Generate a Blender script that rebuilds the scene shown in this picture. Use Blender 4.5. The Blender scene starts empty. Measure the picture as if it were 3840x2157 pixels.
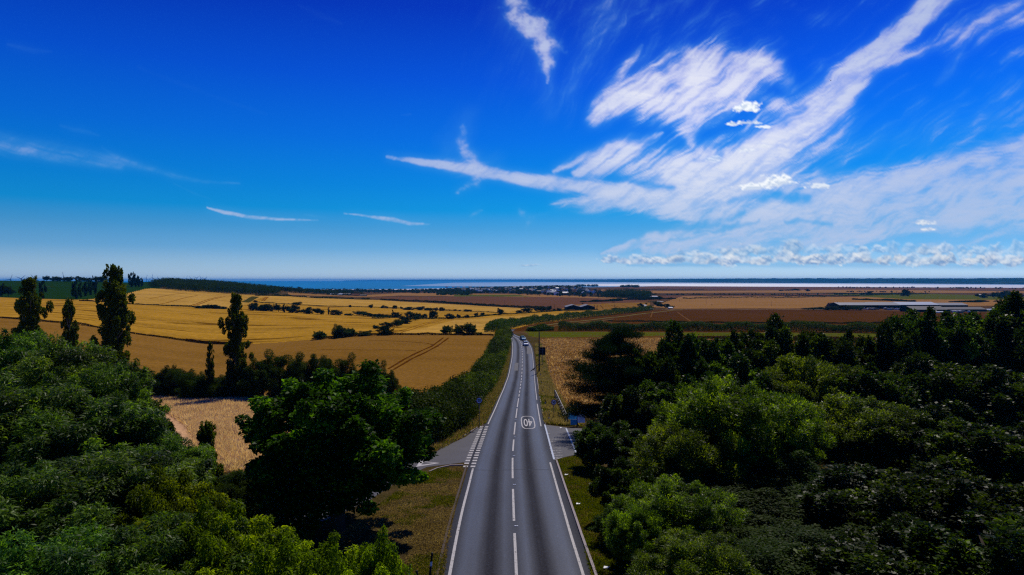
import bpy, math, random
import numpy as np
from mathutils import Vector, Matrix
R = math.radians
scene = bpy.context.scene
COL = scene.collection
rng = np.random.default_rng(7)
random.seed(7)

# ------------------------------------------------------------------ camera
F, CU, CY, ZC = 683.0, 512.0, 280.5, 45.0      # focal in pixels, image centre column, horizon row, camera height above the sea
cam_d = bpy.data.cameras.new('camera'); cam = bpy.data.objects.new('camera', cam_d); COL.objects.link(cam)
cam_d.sensor_width = 36.0; cam_d.lens = 36.0 * F / 1024.0
cam.location = (0, 0, ZC); cam.rotation_euler = (R(90), 0, 0)
cam_d.shift_y = -(287.5 - CY) / 1024.0
cam_d.clip_start = 0.5; cam_d.clip_end = 250000
scene.camera = cam

# ------------------------------------------------------------------ light, sky, exposure
SUN_AZ, SUN_EL = R(17), R(52)
sun_d = bpy.data.lights.new('sun', 'SUN'); sun = bpy.data.objects.new('sun', sun_d); COL.objects.link(sun)
sun_d.energy = 3.6; sun_d.angle = R(0.53); sun_d.color = (1.0, 0.93, 0.82)
to_sun = Vector((math.sin(SUN_AZ) * math.cos(SUN_EL), math.cos(SUN_AZ) * math.cos(SUN_EL), math.sin(SUN_EL)))
sun.rotation_euler = to_sun.to_track_quat('Z', 'Y').to_euler()
sun.location = (0, 0, 400)

w = bpy.data.worlds.new('World'); scene.world = w; w.use_nodes = True
nt = w.node_tree; nt.nodes.clear()
def N(nt, t, **k):
    n = nt.nodes.new(t)
    for a, b in k.items(): setattr(n, a, b)
    return n
out = N(nt, 'ShaderNodeOutputWorld'); bg = N(nt, 'ShaderNodeBackground')
sky = N(nt, 'ShaderNodeTexSky', sky_type='NISHITA'); sky.sun_disc = False
sky.sun_elevation = SUN_EL; sky.sun_rotation = SUN_AZ; sky.air_density = 1.0; sky.dust_density = 0.6; sky.ozone_density = 4.0
tc = N(nt, 'ShaderNodeTexCoord'); sx = N(nt, 'ShaderNodeSeparateXYZ'); nt.links.new(tc.outputs['Generated'], sx.inputs[0])
rp = N(nt, 'ShaderNodeValToRGB'); nt.links.new(sx.outputs['Z'], rp.inputs[0])
def s2l(c):
    return tuple(((v/255)/12.92 if v/255 <= .04045 else (((v/255)+.055)/1.055)**2.4) for v in c)
stops = [(0.0, (205,226,240)), (.018, (172,208,234)), (.045, (112,178,228)), (.075, (70,160,222)), (.10, (10,150,226)), (.135, (0,136,228)),
         (.20, (0,112,230)), (.28, (0,84,220)), (.37, (0,54,190)), (.55, (0,42,140)), (1.0, (0,22,80))]
while len(rp.color_ramp.elements) < len(stops): rp.color_ramp.elements.new(0.5)
for e, (p, c) in zip(rp.color_ramp.elements, stops): e.position = p; e.color = (*s2l(c), 1)
def mth(nt, op, a, b=None, c=None):
    n = N(nt, 'ShaderNodeMath', operation=op)
    for i, v in enumerate((a, b, c)):
        if v is None: continue
        if isinstance(v, (int, float)): n.inputs[i].default_value = v
        else: nt.links.new(v, n.inputs[i])
    return n.outputs[0]
# the air is paler towards the sun's side (right) and deeper to the left
az = mth(nt, 'MULTIPLY_ADD', sx.outputs['X'], 0.34, 1.0)
vs = N(nt, 'ShaderNodeVectorMath', operation='SCALE'); nt.links.new(rp.outputs[0], vs.inputs[0]); nt.links.new(mth(nt, 'MULTIPLY', az, 10.0), vs.inputs['Scale'])
mx = N(nt, 'ShaderNodeMix', data_type='RGBA'); mx.inputs[0].default_value = 0.992
nt.links.new(sky.outputs[0], mx.inputs[6]); nt.links.new(vs.outputs[0], mx.inputs[7])
nt.links.new(mx.outputs[2], bg.inputs['Color']); bg.inputs['Strength'].default_value = 0.1
nt.links.new(bg.outputs[0], out.inputs['Surface'])
scene.view_settings.view_transform = 'Standard'; scene.view_settings.look = 'None'
scene.view_settings.gamma = 1.0; scene.view_settings.exposure = 0.0
scene.render.engine = 'CYCLES'
cy = scene.cycles; cy.max_bounces = 6; cy.diffuse_bounces = 3; cy.glossy_bounces = 2; cy.transmission_bounces = 2; cy.transparent_max_bounces = 6
cy.volume_bounces = 0; cy.use_denoising = False; cy.pixel_filter_type = 'BLACKMAN_HARRIS'; cy.filter_width = 1.25; cy.sample_clamp_indirect = 4.0

# ------------------------------------------------------------------ object helpers
def link(o, parent=None):
    COL.objects.link(o)
    if parent is not None: o.parent = parent
    return o
def tag(o, label=None, cat=None, group=None, kind=None):
    if label: o['label'] = label
    if cat: o['category'] = cat
    if group: o['group'] = group
    if kind: o['kind'] = kind
    return o
def empty(name, loc, rz=0.0, label=None, cat=None, group=None):
    o = bpy.data.objects.new(name, None); o.empty_display_size = 0.2
    o.location = loc; o.rotation_euler = (0, 0, rz); link(o)
    return tag(o, label, cat, group)
def mesh_np(name, V, Q, mats, midx=None, smooth=False, attrs=None):
    """V (n,3), Q (m,k) faces of k corners"""
    V = np.asarray(V, dtype=np.float32); Q = np.asarray(Q, dtype=np.int32)
    me = bpy.data.meshes.new(name)
    me.vertices.add(len(V)); me.vertices.foreach_set('co', V.ravel())
    k = Q.shape[1]
    me.loops.add(Q.size); me.loops.foreach_set('vertex_index', Q.ravel())
    me.polygons.add(len(Q)); me.polygons.foreach_set('loop_start', np.arange(0, Q.size, k, dtype=np.int32))
    if midx is not None: me.polygons.foreach_set('material_index', np.asarray(midx, dtype=np.int32))
    me.update(calc_edges=True)
    if smooth: me.polygons.foreach_set('use_smooth', np.ones(len(Q), dtype=bool))
    for m in (mats if isinstance(mats, (list, tuple)) else [mats]): me.materials.append(m)
    for an, (dom, typ, data) in (attrs or {}).items():
        a = me.attributes.new(an, typ, dom)
        a.data.foreach_set('color' if typ == 'FLOAT_COLOR' else 'value', np.asarray(data, dtype=np.float32).ravel())
    return me
class MB:
    """collects polygons for ONE mesh object"""
    def __init__(s): s.v = []; s.f = []; s.m = []; s.mats = []
    def mi(s, m):
        if m not in s.mats: s.mats.append(m)
        return s.mats.index(m)
    def poly(s, pts, m):
        b = len(s.v); s.v += [tuple(p) for p in pts]; s.f.append(tuple(range(b, b + len(pts)))); s.m.append(s.mi(m))
    def box(s, c, d, m, M=None):
        x, y, z = c; a, b_, h = d[0]/2, d[1]/2, d[2]/2
        P = [Vector((x+i*a, y+j*b_, z+k*h)) for k in (-1, 1) for i, j in ((-1,-1),(1,-1),(1,1),(-1,1))]
        if M: P = [M @ p for p in P]
        b = len(s.v); s.v += [tuple(p) for p in P]; i = s.mi(m)
        for f in ((0,3,2,1),(4,5,6,7),(0,1,5,4),(1,2,6,5),(2,3,7,6),(3,0,4,7)): s.f.append(tuple(b+q for q in f)); s.m.append(i)
    def tube(s, pts, rads, m, n=8, cap=True):
        pts = [Vector(p) for p in pts]; i = s.mi(m); b = len(s.v)
        for k, p in enumerate(pts):
            d = (pts[min(k+1, len(pts)-1)] - pts[max(k-1, 0)]).normalized()
            a = d.cross(Vector((0.13, 0.21, 1)) if abs(d.z) < .9 else Vector((0, 1, 0))).normalized(); c = d.cross(a)
            r = rads[k] if isinstance(rads, (list, tuple)) else rads
            for j in range(n):
                t = 2*math.pi*j/n; s.v.append(tuple(p + a*(math.cos(t)*r) + c*(math.sin(t)*r)))
        for k in range(len(pts)-1):
            for j in range(n):
                s.f.append((b+k*n+j, b+k*n+(j+1) % n, b+(k+1)*n+(j+1) % n, b+(k+1)*n+j)); s.m.append(i)
        if cap:
            s.f.append(tuple(b+j for j in range(n))[::-1]); s.m.append(i)
            e = b+(len(pts)-1)*n; s.f.append(tuple(e+j for j in range(n))); s.m.append(i)
    def mesh(s, name, smooth=False):
        me = bpy.data.meshes.new(name); me.from_pydata(s.v, [], s.f)
        for m in s.mats: me.materials.append(m)
        for p, i in zip(me.polygons, s.m): p.material_index = i; p.use_smooth = smooth
        me.update(); return me
    def build(s, name, parent=None, smooth=False, loc=None):
        o = bpy.data.objects.new(name, s.mesh(name, smooth)); link(o, parent)
        if loc is not None: o.location = loc
        return o
def copy_tree(o, parent=None):
    c = o.copy(); COL.objects.link(c); c.parent = parent
    for ch in list(o.children): copy_tree(ch, c)
    return c

# ------------------------------------------------------------------ noise in numpy
def vnoise(x, y, seed=0):
    x = np.asarray(x, dtype=np.float64); y = np.asarray(y, dtype=np.float64)
    xi = np.floor(x).astype(np.int64); yi = np.floor(y).astype(np.int64); fx = x-xi; fy = y-yi
    fx = fx*fx*(3-2*fx); fy = fy*fy*(3-2*fy)
    def h(a, b):
        n = (a*374761393 + b*668265263 + seed*1442695041) & 0xffffffff
        n = ((n ^ (n >> 13)) * 1274126177) & 0xffffffff
        n = (n ^ (n >> 16)) & 0xffffffff
        return n / 4294967295.0
    return (h(xi, yi)*(1-fx) + h(xi+1, yi)*fx)*(1-fy) + (h(xi, yi+1)*(1-fx) + h(xi+1, yi+1)*fx)*fy
def fbm(x, y, o=4, seed=0, g=0.5):
    a, s, t = 1.0, 0.0, 0.0
    for k in range(o):
        s = s + a*vnoise(x*2**k+k*17.3, y*2**k-k*9.1, seed+k); t += a; a *= g
    return s/t

# ------------------------------------------------------------------ terrain: depth below the camera, H(u, D)
KD = np.array([4, 33, 56, 84, 112, 140, 172, 235, 285, 400, 590, 750, 950, 1200, 1700, 2000, 3000, 3500, 4500, 6500, 9000], float)
near = [13.6, 14.4, 15.7]
KH = {
 -300: near+[16.6, 16.6, 16.2, 15.6, 13.8, 12.4, 11.5, 10.5, 7.5, 3.5, 0.5, 8, 15, 30, 38, 46, 47, 47],
 0:   near+[16.9, 17.0, 17.3, 17.5, 16.5, 15.6, 15.5, 14.7, 11.0, 5.6, 0.35, 8, 15, 30, 38, 46, 47, 47],
 75:  near+[17.4, 18.2, 18.8, 19.2, 18.8, 18.0, 18.0, 16.8, 13.2, 7.6, 1.2, 8, 15, 30, 38, 46, 47, 47],
 150: near+[17.7, 19.4, 20.8, 22.0, 22.8, 23.0, 22.5, 20.7, 15.9, 10.7, 5.2, 4.6, 4.2, 20, 32, 46, 47, 47],
 217: near+[17.8, 19.6, 21.6, 23.4, 25.5, 26.5, 26.2, 24.3, 20.3, 16.7, 11.5, 9.4, 9.2, 27, 38, 46, 47, 47],
 266: near+[17.8, 19.6, 21.6, 23.4, 25.3, 26.1, 27.0, 26.3, 24.7, 21.4, 17.8, 17.2, 17.5, 38, 44, 46, 47, 47],
 327: near+[17.8, 19.6, 21.5, 23.1, 24.0, 24.3, 27.0, 29.8, 30.2, 28.5, 28.0, 33, 36, 42, 45.2, 46.5, 47, 47],
 390: near+[17.8, 19.6, 21.5, 23.0, 22.9, 22.9, 27.3, 32.0, 33.0, 33.4, 34.5, 38, 39.5, 43, 45.1, 46.5, 47, 47],
 450: near+[17.8, 19.6, 21.5, 23.0, 22.9, 22.9, 27.3, 32.4, 34.5, 36.0, 36.6, 38.6, 39.2, 42, 44.9, 46.5, 47, 47],
 512: near+[17.8, 19.6, 21.5, 23.0, 22.9, 22.9, 27.3, 32.4, 34.9, 36.7, 37.6, 38.6, 38.8, 38.2, 41.5, 46.5, 47, 47],
 560: near+[17.8, 19.6, 21.5, 23.0, 22.9, 22.9, 27.3, 32.0, 34.8, 36.8, 38.0, 37.9, 37.0, 31.0, 34, 45.5, 47, 47],
 610: near+[17.8, 19.6, 21.5, 23.0, 22.9, 22.9, 27.0, 31.8, 34.6, 36.8, 38.1, 39.6, 38.8, 33.0, 36, 44.6, 46.2, 47],
 660: near+[17.8, 19.6, 21.5, 23.0, 22.9, 22.9, 27.0, 31.5, 34.6, 36.8, 38.2, 40.4, 41.0, 40.5, 41.5, 43.5, 45.4, 47],
 760: near+[17.6, 19.2, 21.2, 22.8, 22.9, 22.9, 27.0, 31.5, 34.6, 36.9, 38.3, 40.4, 41.1, 43.0, 43.3, 43.9, 45.4, 47],
 900: near+[17.4, 19.0, 21.0, 22.6, 22.9, 22.9, 27.0, 31.5, 34.6, 36.9, 38.3, 40.4, 41.1, 43.0, 43.5, 44.4, 45.5, 47],
 1024: near+[17.3, 18.8, 20.8, 22.5, 22.9, 22.9, 27.0, 31.5, 34.6, 36.9, 38.3, 40.4, 41.2, 43.2, 44.0, 45.2, 46, 47],
 1350: near+[17.3, 18.8, 20.8, 22.5, 22.9, 22.9, 27.0, 31.5, 34.6, 36.9, 38.3, 40.4, 41.2, 43.2, 44.3, 45.6, 46, 47]}
KU = np.array(sorted(KH)); KHM = np.array([KH[int(u)] for u in KU])
def pchip(x, y, q):                      # y (n, m) along axis 0, q (k,) -> (k, m)
    h = np.diff(x)[:, None]; d = np.diff(y, axis=0)/h
    m = np.zeros_like(y); m[0] = d[0]; m[-1] = d[-1]
    s = (d[:-1]*d[1:]) > 0
    w1 = 2*h[1:]+h[:-1]; w2 = h[1:]+2*h[:-1]
    with np.errstate(divide='ignore', invalid='ignore'):
        mm = (w1+w2)/(w1/d[:-1]+w2/d[1:])
    m[1:-1] = np.where(s, mm, 0)
    i = np.clip(np.searchsorted(x, q)-1, 0, len(x)-2); hh = h[i]; t = ((q-x[i])[:, None])/hh
    return ((1+2*t)*(1-t)**2)*y[i] + t*(1-t)**2*hh*m[i] + t*t*(3-2*t)*y[i+1] + t*t*(t-1)*hh*m[i+1]
rows = [4.0]
while rows[-1] < 8900: 
    d = rows[-1]; rows.append(d*(1 + (0.02 if d < 28 else 0.0075 if d < 1500 else 0.011)))
GD = np.array(rows); GU = np.arange(-260, 1290, 2.0)
t1 = pchip(np.log(KD), KHM.T, np.log(GD))                # (rows, cols)
GH = pchip(KU.astype(float), t1.T, GU).T                  # (rows, us)
# gentle undulation of the ground far from the road
UU, DD = np.meshgrid(GU, GD)
XX = DD*(UU-CU)/F
und = (fbm(XX/60, DD/60, 3, 5)-.5)*np.clip((DD-150)/300, 0, 1)*0.9 + (fbm(XX/9, DD/9, 2, 9)-.5)*0.10*np.clip((np.abs(XX)-18)/8, 0, 1)
GH = GH + und*np.clip(1-(DD-2500)/1000, 0, 1)
LD = np.log(GD)
def zg(x, y):
    """ground height at world x, y (arrays or scalars)"""
    y = np.maximum(np.asarray(y, float), 4.0); u = np.asarray(x, float)*F/y+CU
    fi = np.clip((u-GU[0])/2.0, 0, len(GU)-1.001); i = fi.astype(int); fu = fi-i
    j = np.clip(np.searchsorted(GD, y)-1, 0, len(GD)-2); fv = np.clip((y-GD[j])/(GD[j+1]-GD[j]), 0, 1)
    h = (GH[j, i]*(1-fu)+GH[j, i+1]*fu)*(1-fv) + (GH[j+1, i]*(1-fu)+GH[j+1, i+1]*fu)*fv
    return ZC-h
def hit(px, py):
    """ground point seen at photo position (3840-wide units)"""
    u = px*1024/3840.; dy = py*1024/3840.-CY
    c = ZC-zg(GD*(u-CU)/F, GD); c = c*F/GD
    k = np.argmax(c <= dy) if (c <= dy).any() else len(GD)-1
    if k == 0: D = GD[0]
    else:
        a, b = c[k-1], c[k]; D = GD[k-1] + (GD[k]-GD[k-1])*np.clip((a-dy)/(a-b), 0, 1)
    return float(D*(u-CU)/F), float(D)
def gp(px, py, dz=0.0):
    x, y = hit(px, py); return Vector((x, y, float(zg(x, y))+dz))
def at(px, D, dz=0.0):
    x = D*(px*1024/3840.-CU)/F; return Vector((x, D, float(zg(x, D))+dz))

# ------------------------------------------------------------------ materials
def mat(name, col=(.5,.5,.5), rough=.8, spec=.3, metal=0.0):
    m = bpy.data.materials.new(name); m.use_nodes = True
    b = m.node_tree.nodes['Principled BSDF']
    b.inputs['Base Color'].default_value = (*col, 1); b.inputs['Roughness'].default_value = rough
    b.inputs['Specular IOR Level'].default_value = spec; b.inputs['Metallic'].default_value = metal
    return m, m.node_tree, b
def noise(nt, vec, scale, detail=4, rough=.55):
    n = N(nt, 'ShaderNodeTexNoise'); n.inputs['Scale'].default_value = scale; n.inputs['Detail'].default_value = detail; n.inputs['Roughness'].default_value = rough
    if vec is not None: nt.links.new(vec, n.inputs['Vector'])
    return n.outputs['Fac']
def mapping(nt, scale=(1,1,1), rot=(0,0,0), src='Position'):
    g = N(nt, 'ShaderNodeNewGeometry').outputs['Position'] if src == 'Position' else N(nt, 'ShaderNodeTexCoord').outputs[src]
    m = N(nt, 'ShaderNodeMapping')
    if any(rot): m.vector_type = 'TEXTURE'; scale = tuple(1/v for v in scale)
    m.inputs['Scale'].default_value = scale; m.inputs['Rotation'].default_value = rot
    nt.links.new(g, m.inputs['Vector']); return m.outputs[0]
def ramp(nt, fac, stops):
    r = N(nt, 'ShaderNodeValToRGB'); nt.links.new(fac, r.inputs[0])
    while len(r.color_ramp.elements) < len(stops): r.color_ramp.elements.new(.5)
    for e, (p, c) in zip(r.color_ramp.elements, stops): e.position = p; e.color = (*(c if len(c) == 3 else c[:3]), 1)
    return r.outputs[0]
def mixc(nt, fac, a, b, mode='MIX'):
    m = N(nt, 'ShaderNodeMix', data_type='RGBA', blend_type=mode)
    for i, v in ((0, fac), (6, a), (7, b)):
        if isinstance(v, (int, float)): m.inputs[i].default_value = v
        elif isinstance(v, tuple): m.inputs[i].default_value = (*v, 1)
        else: nt.links.new(v, m.inputs[i])
    return m.outputs[2]
def bump(nt, b, h, strength=.5, dist=.1):
    n = N(nt, 'ShaderNodeBump'); n.inputs['Strength'].default_value = strength; n.inputs['Distance'].default_value = dist
    nt.links.new(h, n.inputs['Height']); nt.links.new(n.outputs[0], b.inputs['Normal'])

def field_mat(name, c1, c2, c3, rowdir=0.0, rowsp=3.0, rowamt=.25, patch=40.0, dark=None, fine=1.2, bstr=.8):
    m, nt, b = mat(name, c1, 1.0, 0.0)
    big = noise(nt, mapping(nt, (1/patch, 1/patch, .01)), 1.0, 4)
    c = ramp(nt, big, [(.3, c2), (.5, c1), (.72, c3)])
    rv = mapping(nt, (1/rowsp, .012, .01), (0, 0, rowdir))
    rn = noise(nt, rv, 1.0, 2)
    c = mixc(nt, rowamt, c, ramp(nt, rn, [(.32, tuple(v*.45 for v in c1)), (.52, c1), (.7, tuple(min(1, v*1.5) for v in c1))]))
    fn = noise(nt, mapping(nt, (fine, fine*.6, 1)), 1.0, 5, .7)
    c = mixc(nt, .55, c, ramp(nt, fn, [(.3, tuple(v*.5 for v in c1)), (.5, c1), (.68, tuple(min(1, v*1.6) for v in c1))]), 'MIX')
    if dark:
        dn = noise(nt, mapping(nt, (1/dark[1], 1/dark[2], .01), (0, 0, rowdir)), 1.0, 3)
        f = ramp(nt, dn, [(dark[3], (0,0,0)), (dark[3]+.06, (1,1,1))])
        c = mixc(nt, f, c, dark[0])
    nt.links.new(c, b.inputs['Base Color'])
    bump(nt, b, fn, bstr, .25)
    return m
M = {}
M['gold'] = field_mat('ripe_barley', (.355,.186,.018), (.215,.103,.005), (.48,.285,.060), R(98), 20.0, .68, 60, ((.12,.055,.002), 18, 70, .58), .5)
M['gold2'] = field_mat('ripe_barley_pale', (.42,.238,.042), (.275,.135,.012), (.53,.325,.095), R(80), 30.0, .6, 90, ((.19,.085,.006), 16, 90, .64), .4)
M['brown'] = field_mat('ripe_wheat', (.205,.103,.018), (.140,.066,.007), (.28,.152,.042), R(84), 10.0, .35, 45, None, 1.2)
M['wheat'] = field_mat('ripe_wheat_near', (.50,.29,.155), (.42,.23,.11), (.56,.35,.20), R(92), 3.0, .2, 30, ((.16,.06,.012), 1.2, 60, .66), 2.0)
M['darkbrown'] = field_mat('dark_ripe_crop', (.070,.027,.005), (.050,.019,.003), (.098,.040,.009), R(25), 9.0, .3, 90, None, .6)
M['mauve'] = field_mat('mauve_brown_crop', (.115,.052,.026), (.090,.038,.018), (.145,.070,.036), R(80), 14.0, .3, 90, None, .5)
M['tan'] = field_mat('tan_crop', (.255,.130,.040), (.19,.092,.024), (.30,.165,.060), R(85), 16.0, .3, 90, None, .4)
M['flat'] = field_mat('marsh_plain', (.085,.045,.020), (.040,.028,.014), (.18,.085,.032), R(88), 50.0, .5, 260, ((.020,.026,.010), 40, 260, .58), .3)
M['green'] = field_mat('green_pasture', (.009,.032,.003), (.006,.022,.002), (.014,.042,.005), R(80), 9.0, .3, 70, ((.045,.036,.014), 20, 80, .70), .5)
M['meadow'] = field_mat('meadow_grass', (.075,.085,.006), (.045,.060,.004), (.12,.10,.014), R(92), 5.0, .35, 25, ((.11,.06,.02), 5, 40, .62), .8)
M['stubble'] = field_mat('stubble_soil', (.105,.050,.010), (.075,.034,.006), (.16,.085,.022), 0, .9, .4, 12, None, 2.5)
M['rough'] = field_mat('rough_dry_ground', (.080,.048,.020), (.050,.034,.012), (.12,.070,.030), R(80), 8.0, .2, 30, ((.025,.030,.006), 12, 60, .58), 1.0)
def verge_mat():
    m, nt, b = mat('verge_turf', (.12,.09,.03), 1, 0)
    a = noise(nt, mapping(nt, (.35, .35, .3)), 1.0, 5, .6); f = noise(nt, mapping(nt, (5, 5, 3)), 1.0, 6, .75)
    c = ramp(nt, a, [(.33, (.022,.028,.004)), (.47, (.045,.038,.012)), (.6, (.085,.057,.030)), (.78, (.12,.085,.052))])
    c = mixc(nt, .6, c, ramp(nt, f, [(.3, (.008,.008,.001)), (.5, (.065,.046,.014)), (.72, (.18,.12,.06))]))
    nt.links.new(c, b.inputs['Base Color']); bump(nt, b, f, 1.0, .12); return m
M['verge'] = verge_mat()

# ------------------------------------------------------------------ which crop grows where (outlines traced on the ground)
def inpoly(px, py, poly):
    c = np.zeros(px.shape, bool); n = len(poly)
    for i in range(n):
        x1, y1 = poly[i]; x2, y2 = poly[(i+1) % n]
        k = ((y1 > py) != (y2 > py)) & (px < (x2-x1)*(py-y1)/(y2-y1+1e-9)+x1); c ^= k
    return c
S = 3.75
pu = (GU[:-1]+1)*S
vis = (GH*F/GD[:, None]+CY)*S                 # photo row of each lattice node
vq = (vis[:-1, :-1]+vis[1:, 1:])/2; uq = np.broadcast_to(pu, vq.shape); Dq = np.broadcast_to(((GD[:-1]+GD[1:])/2)[:, None], vq.shape)
xq = Dq*(uq/S-CU)/F
cls = np.full(vq.shape, 'flat', dtype='<U10')
xj = xq+(fbm(xq/1.7, Dq/1.7, 3, 61)-.5)*2.2*np.clip(Dq/120, .2, 1.5); yj = Dq+(fbm(xq/1.7, Dq/1.7, 3, 62)-.5)*2.2*np.clip(Dq/120, .2, 1.5)
def world_poly(pts): return [hit(*p) for p in pts]
def paint(name, pts, cond=None):
    """pts in photo units, projected to the ground, painted in plan"""
    W = world_poly(pts); k = inpoly(xj, yj, W)
    if cond is not None: k &= cond
    cls[k] = name
BND = [(-900,1150),(-400,1168),(0,1192),(186,1208),(512,1253),(700,1279),(815,1290),(939,1290),(1172,1272),(1405,1257),(1600,1256),(1850,1257)]
TOP = [(2430,1160),(2360,1166),(2240,1168),(2080,1166),(1980,1156),(1800,1147),(1420,1125),(1150,1112),(998,1109),(563,1081),(540,1084),(480,1099),(400,1112),(340,1122),(270,1124),(0,1115),(-900,1100)]
# far plain, band after band
cls[(Dq > 3200) & (uq > 2300)] = 'mauve'
paint('tan', [(2211,1086),(3200,1086),(3840,1092),(4400,1094),(4400,1100),(3400,1098),(2800,1097),(2500,1099),(2320,1095)])
paint('mauve', [(2400,1107),(3000,1103),(4500,1108),(4500,1114),(3200,1112),(2500,1116)])
paint('tan', [(2560,1110),(3200,1113),(4600,1124),(4600,1150),(3800,1145),(3000,1156),(2520,1158),(2440,1150)])
paint('meadow', [(3100,1104),(3500,1102),(3900,1112),(4500,1122),(4500,1128),(3700,1124),(3400,1122)])
paint('tan', [(1050,1096),(1500,1098),(2000,1103),(2380,1120),(2380,1124),(1900,1113),(1500,1108),(1000,1105)])
paint('meadow', [(1700,1105),(1930,1105),(2000,1112),(1700,1112)])
paint('mauve', [(1380,1112),(1800,1111),(2200,1117),(2380,1121),(2440,1128),(2400,1137),(2160,1143),(2110,1156),(2060,1156),(1800,1143),(1620,1127),(1430,1120)])
paint('brown', [(2110,1156),(2160,1142),(2400,1134),(2440,1135),(2430,1152),(2330,1166),(2230,1168),(2080,1168)])
# the slopes on the left
cls[(uq < 563+40) & (vq < 1125) & (Dq > 420) & (Dq < 3200)] = 'green'
cls[(uq >= 603) & (uq < 1080) & (vq < 1125) & (Dq > 940) & (Dq < 3200)] = 'rough'
paint('mauve', [(850,1069),(1000,1076),(1040,1086),(900,1080)])
paint('gold', BND + [(1900,1240)] + TOP)
paint('gold2', [(300,1126),(400,1112),(480,1099),(563,1081),(998,1109),(930,1140),(860,1158),(700,1150),(490,1140)])
paint('gold2', [(970,1135),(998,1109),(1150,1112),(1420,1125),(1800,1147),(1980,1156),(1890,1174),(1640,1163),(1420,1152),(1180,1146)])
paint('gold2', [(1480,1250),(1700,1200),(2000,1180),(2350,1170),(2240,1188),(2000,1208),(1850,1240),(1850,1256),(1600,1256)])
# right of the road beyond the hedge
paint('darkbrown', [(1870,1240),(2000,1215),(2200,1188),(2430,1164),(2530,1158),(3000,1159),(3900,1176),(4700,1190),(4700,1262),(3300,1250),(2100,1243),(2000,1244)])
# near fields
brown_r = [(1850,1257),(1835,1300),(1810,1350),(1770,1400),(1700,1450),(1600,1490)]
paint('brown', BND + brown_r + [(1500,1487),(-900,1487)])
paint('wheat', [(-1500,1487),(1600,1487),(1560,1560),(1480,1640),(1380,1700),(1000,1760),(500,1900),(-600,2157),(-2000,2157)])
paint('meadow', [(1960,1243),(4700,1262),(4700,1275),(2980,1262),(2500,1258),(2020,1266),(1990,1262)])
paint('stubble', [(2020,1266),(2500,1259),(3200,1266),(4700,1275),(4700,1640),(2300,1600),(2180,1560),(2125,1535),(2085,1465),(2055,1400),(2040,1330),(2030,1290)])
cls[(np.abs(xq) < 13) & (Dq < 80)] = 'verge'
cls[(Dq < 95) & (xq > 0)] = 'verge'
cls[(Dq < 60)] = 'verge'
paint('verge', [(1800,1487),(1600,1487),(1560,1560),(1480,1640),(1380,1700),(1000,1760),(500,1900),(-600,2157),(4200,2157),(4200,1640),(2300,1600),(2180,1560),(2125,1535),(2085,1465),(2055,1400),(2040,1330),(2030,1290),(2020,1266),(1990,1262),(1960,1250),(1850,1257),(1835,1300),(1810,1350),(1770,1400),(1700,1450)])
WN = {'flat':'plain','mauve':'field','tan':'field','green':'pasture','gold':'barley_field','gold2':'barley_field','brown':'wheat_field','wheat':'wheat_field','darkbrown':'field','meadow':'meadow','stubble':'stubble_field','rough':'hillside','verge':'ground'}
Z = ZC-GH
VV = np.stack([XX, DD, Z], -1).reshape(-1, 3); nu = len(GU)
jj, ii = np.meshgrid(np.arange(len(GD)-1), np.arange(nu-1), indexing='ij'); base = jj*nu+ii
QQ = np.stack([base, base+1, base+1+nu, base+nu], -1)
for c in WN:
    k = cls == c
    if not k.any(): continue
    q = QQ[k]; used, inv = np.unique(q, return_inverse=True); q = inv.reshape(q.shape)
    V = VV[used]
    if c == 'verge':     # the ground goes on under and behind the camera
        b = len(V); V = np.vstack([V, [[-60,-60,31],[60,-60,31],[60,3.9,31.35],[-60,3.9,31.35],[-60,40,29],[60,40,29]]]); q = np.vstack([q, [[b,b+1,b+2,b+3]]])
    o = bpy.data.objects.new(WN[c], mesh_np(WN[c], V, q, M[c], smooth=True)); link(o); tag(o, kind='structure')

# ------------------------------------------------------------------ sea, pale shore strips, far shore
def water_mat(name, col, col2, gl, rough):
    m = bpy.data.materials.new(name); m.use_nodes = True; nt = m.node_tree; nt.nodes.clear()
    o = N(nt, 'ShaderNodeOutputMaterial'); d = N(nt, 'ShaderNodeBsdfDiffuse'); g = N(nt, 'ShaderNodeBsdfGlossy'); mxs = N(nt, 'ShaderNodeMixShader')
    n = noise(nt, mapping(nt, (.0012, .0003, 1)), 1.0, 5, .6)
    nt.links.new(ramp(nt, n, [(.3, col), (.7, col2)]), d.inputs['Color'])
    n2 = noise(nt, mapping(nt, (.03, .01, 1)), 1.0, 4, .7); bp = N(nt, 'ShaderNodeBump'); bp.inputs['Strength'].default_value = .6; bp.inputs['Distance'].default_value = 3; nt.links.new(n2, bp.inputs['Height']); nt.links.new(bp.outputs[0], g.inputs['Normal'])
    g.inputs['Roughness'].default_value = rough; mxs.inputs[0].default_value = gl
    nt.links.new(d.outputs[0], mxs.inputs[1]); nt.links.new(g.outputs[0], mxs.inputs[2]); nt.links.new(mxs.outputs[0], o.inputs[0]); return m
def sheet(name, pts, z, m, kind='structure'):
    me = bpy.data.meshes.new(name); me.from_pydata([(x, y, z) for x, y in pts], [], [tuple(range(len(pts)))]); me.materials.append(m)
    o = bpy.data.objects.new(name, me); link(o); return tag(o, kind=kind)
M['sea'] = water_mat('sea_water', (.0,.150,.37), (.0,.180,.43), .04, .35)
def sp(px, py, D=None):       # a point of the sea plane (z=0)
    dy = py/S-CY; D = ZC*F/dy; return (D*(px/S-CU)/F, D)
sheet('sea', [(-54000,2600),(54000,2600),(54000,58000),(-54000,58000)], 0.0, M['sea'])
M['estuary'] = water_mat('estuary_water', (.03,.17,.38), (.07,.23,.44), .25, .35)
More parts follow.
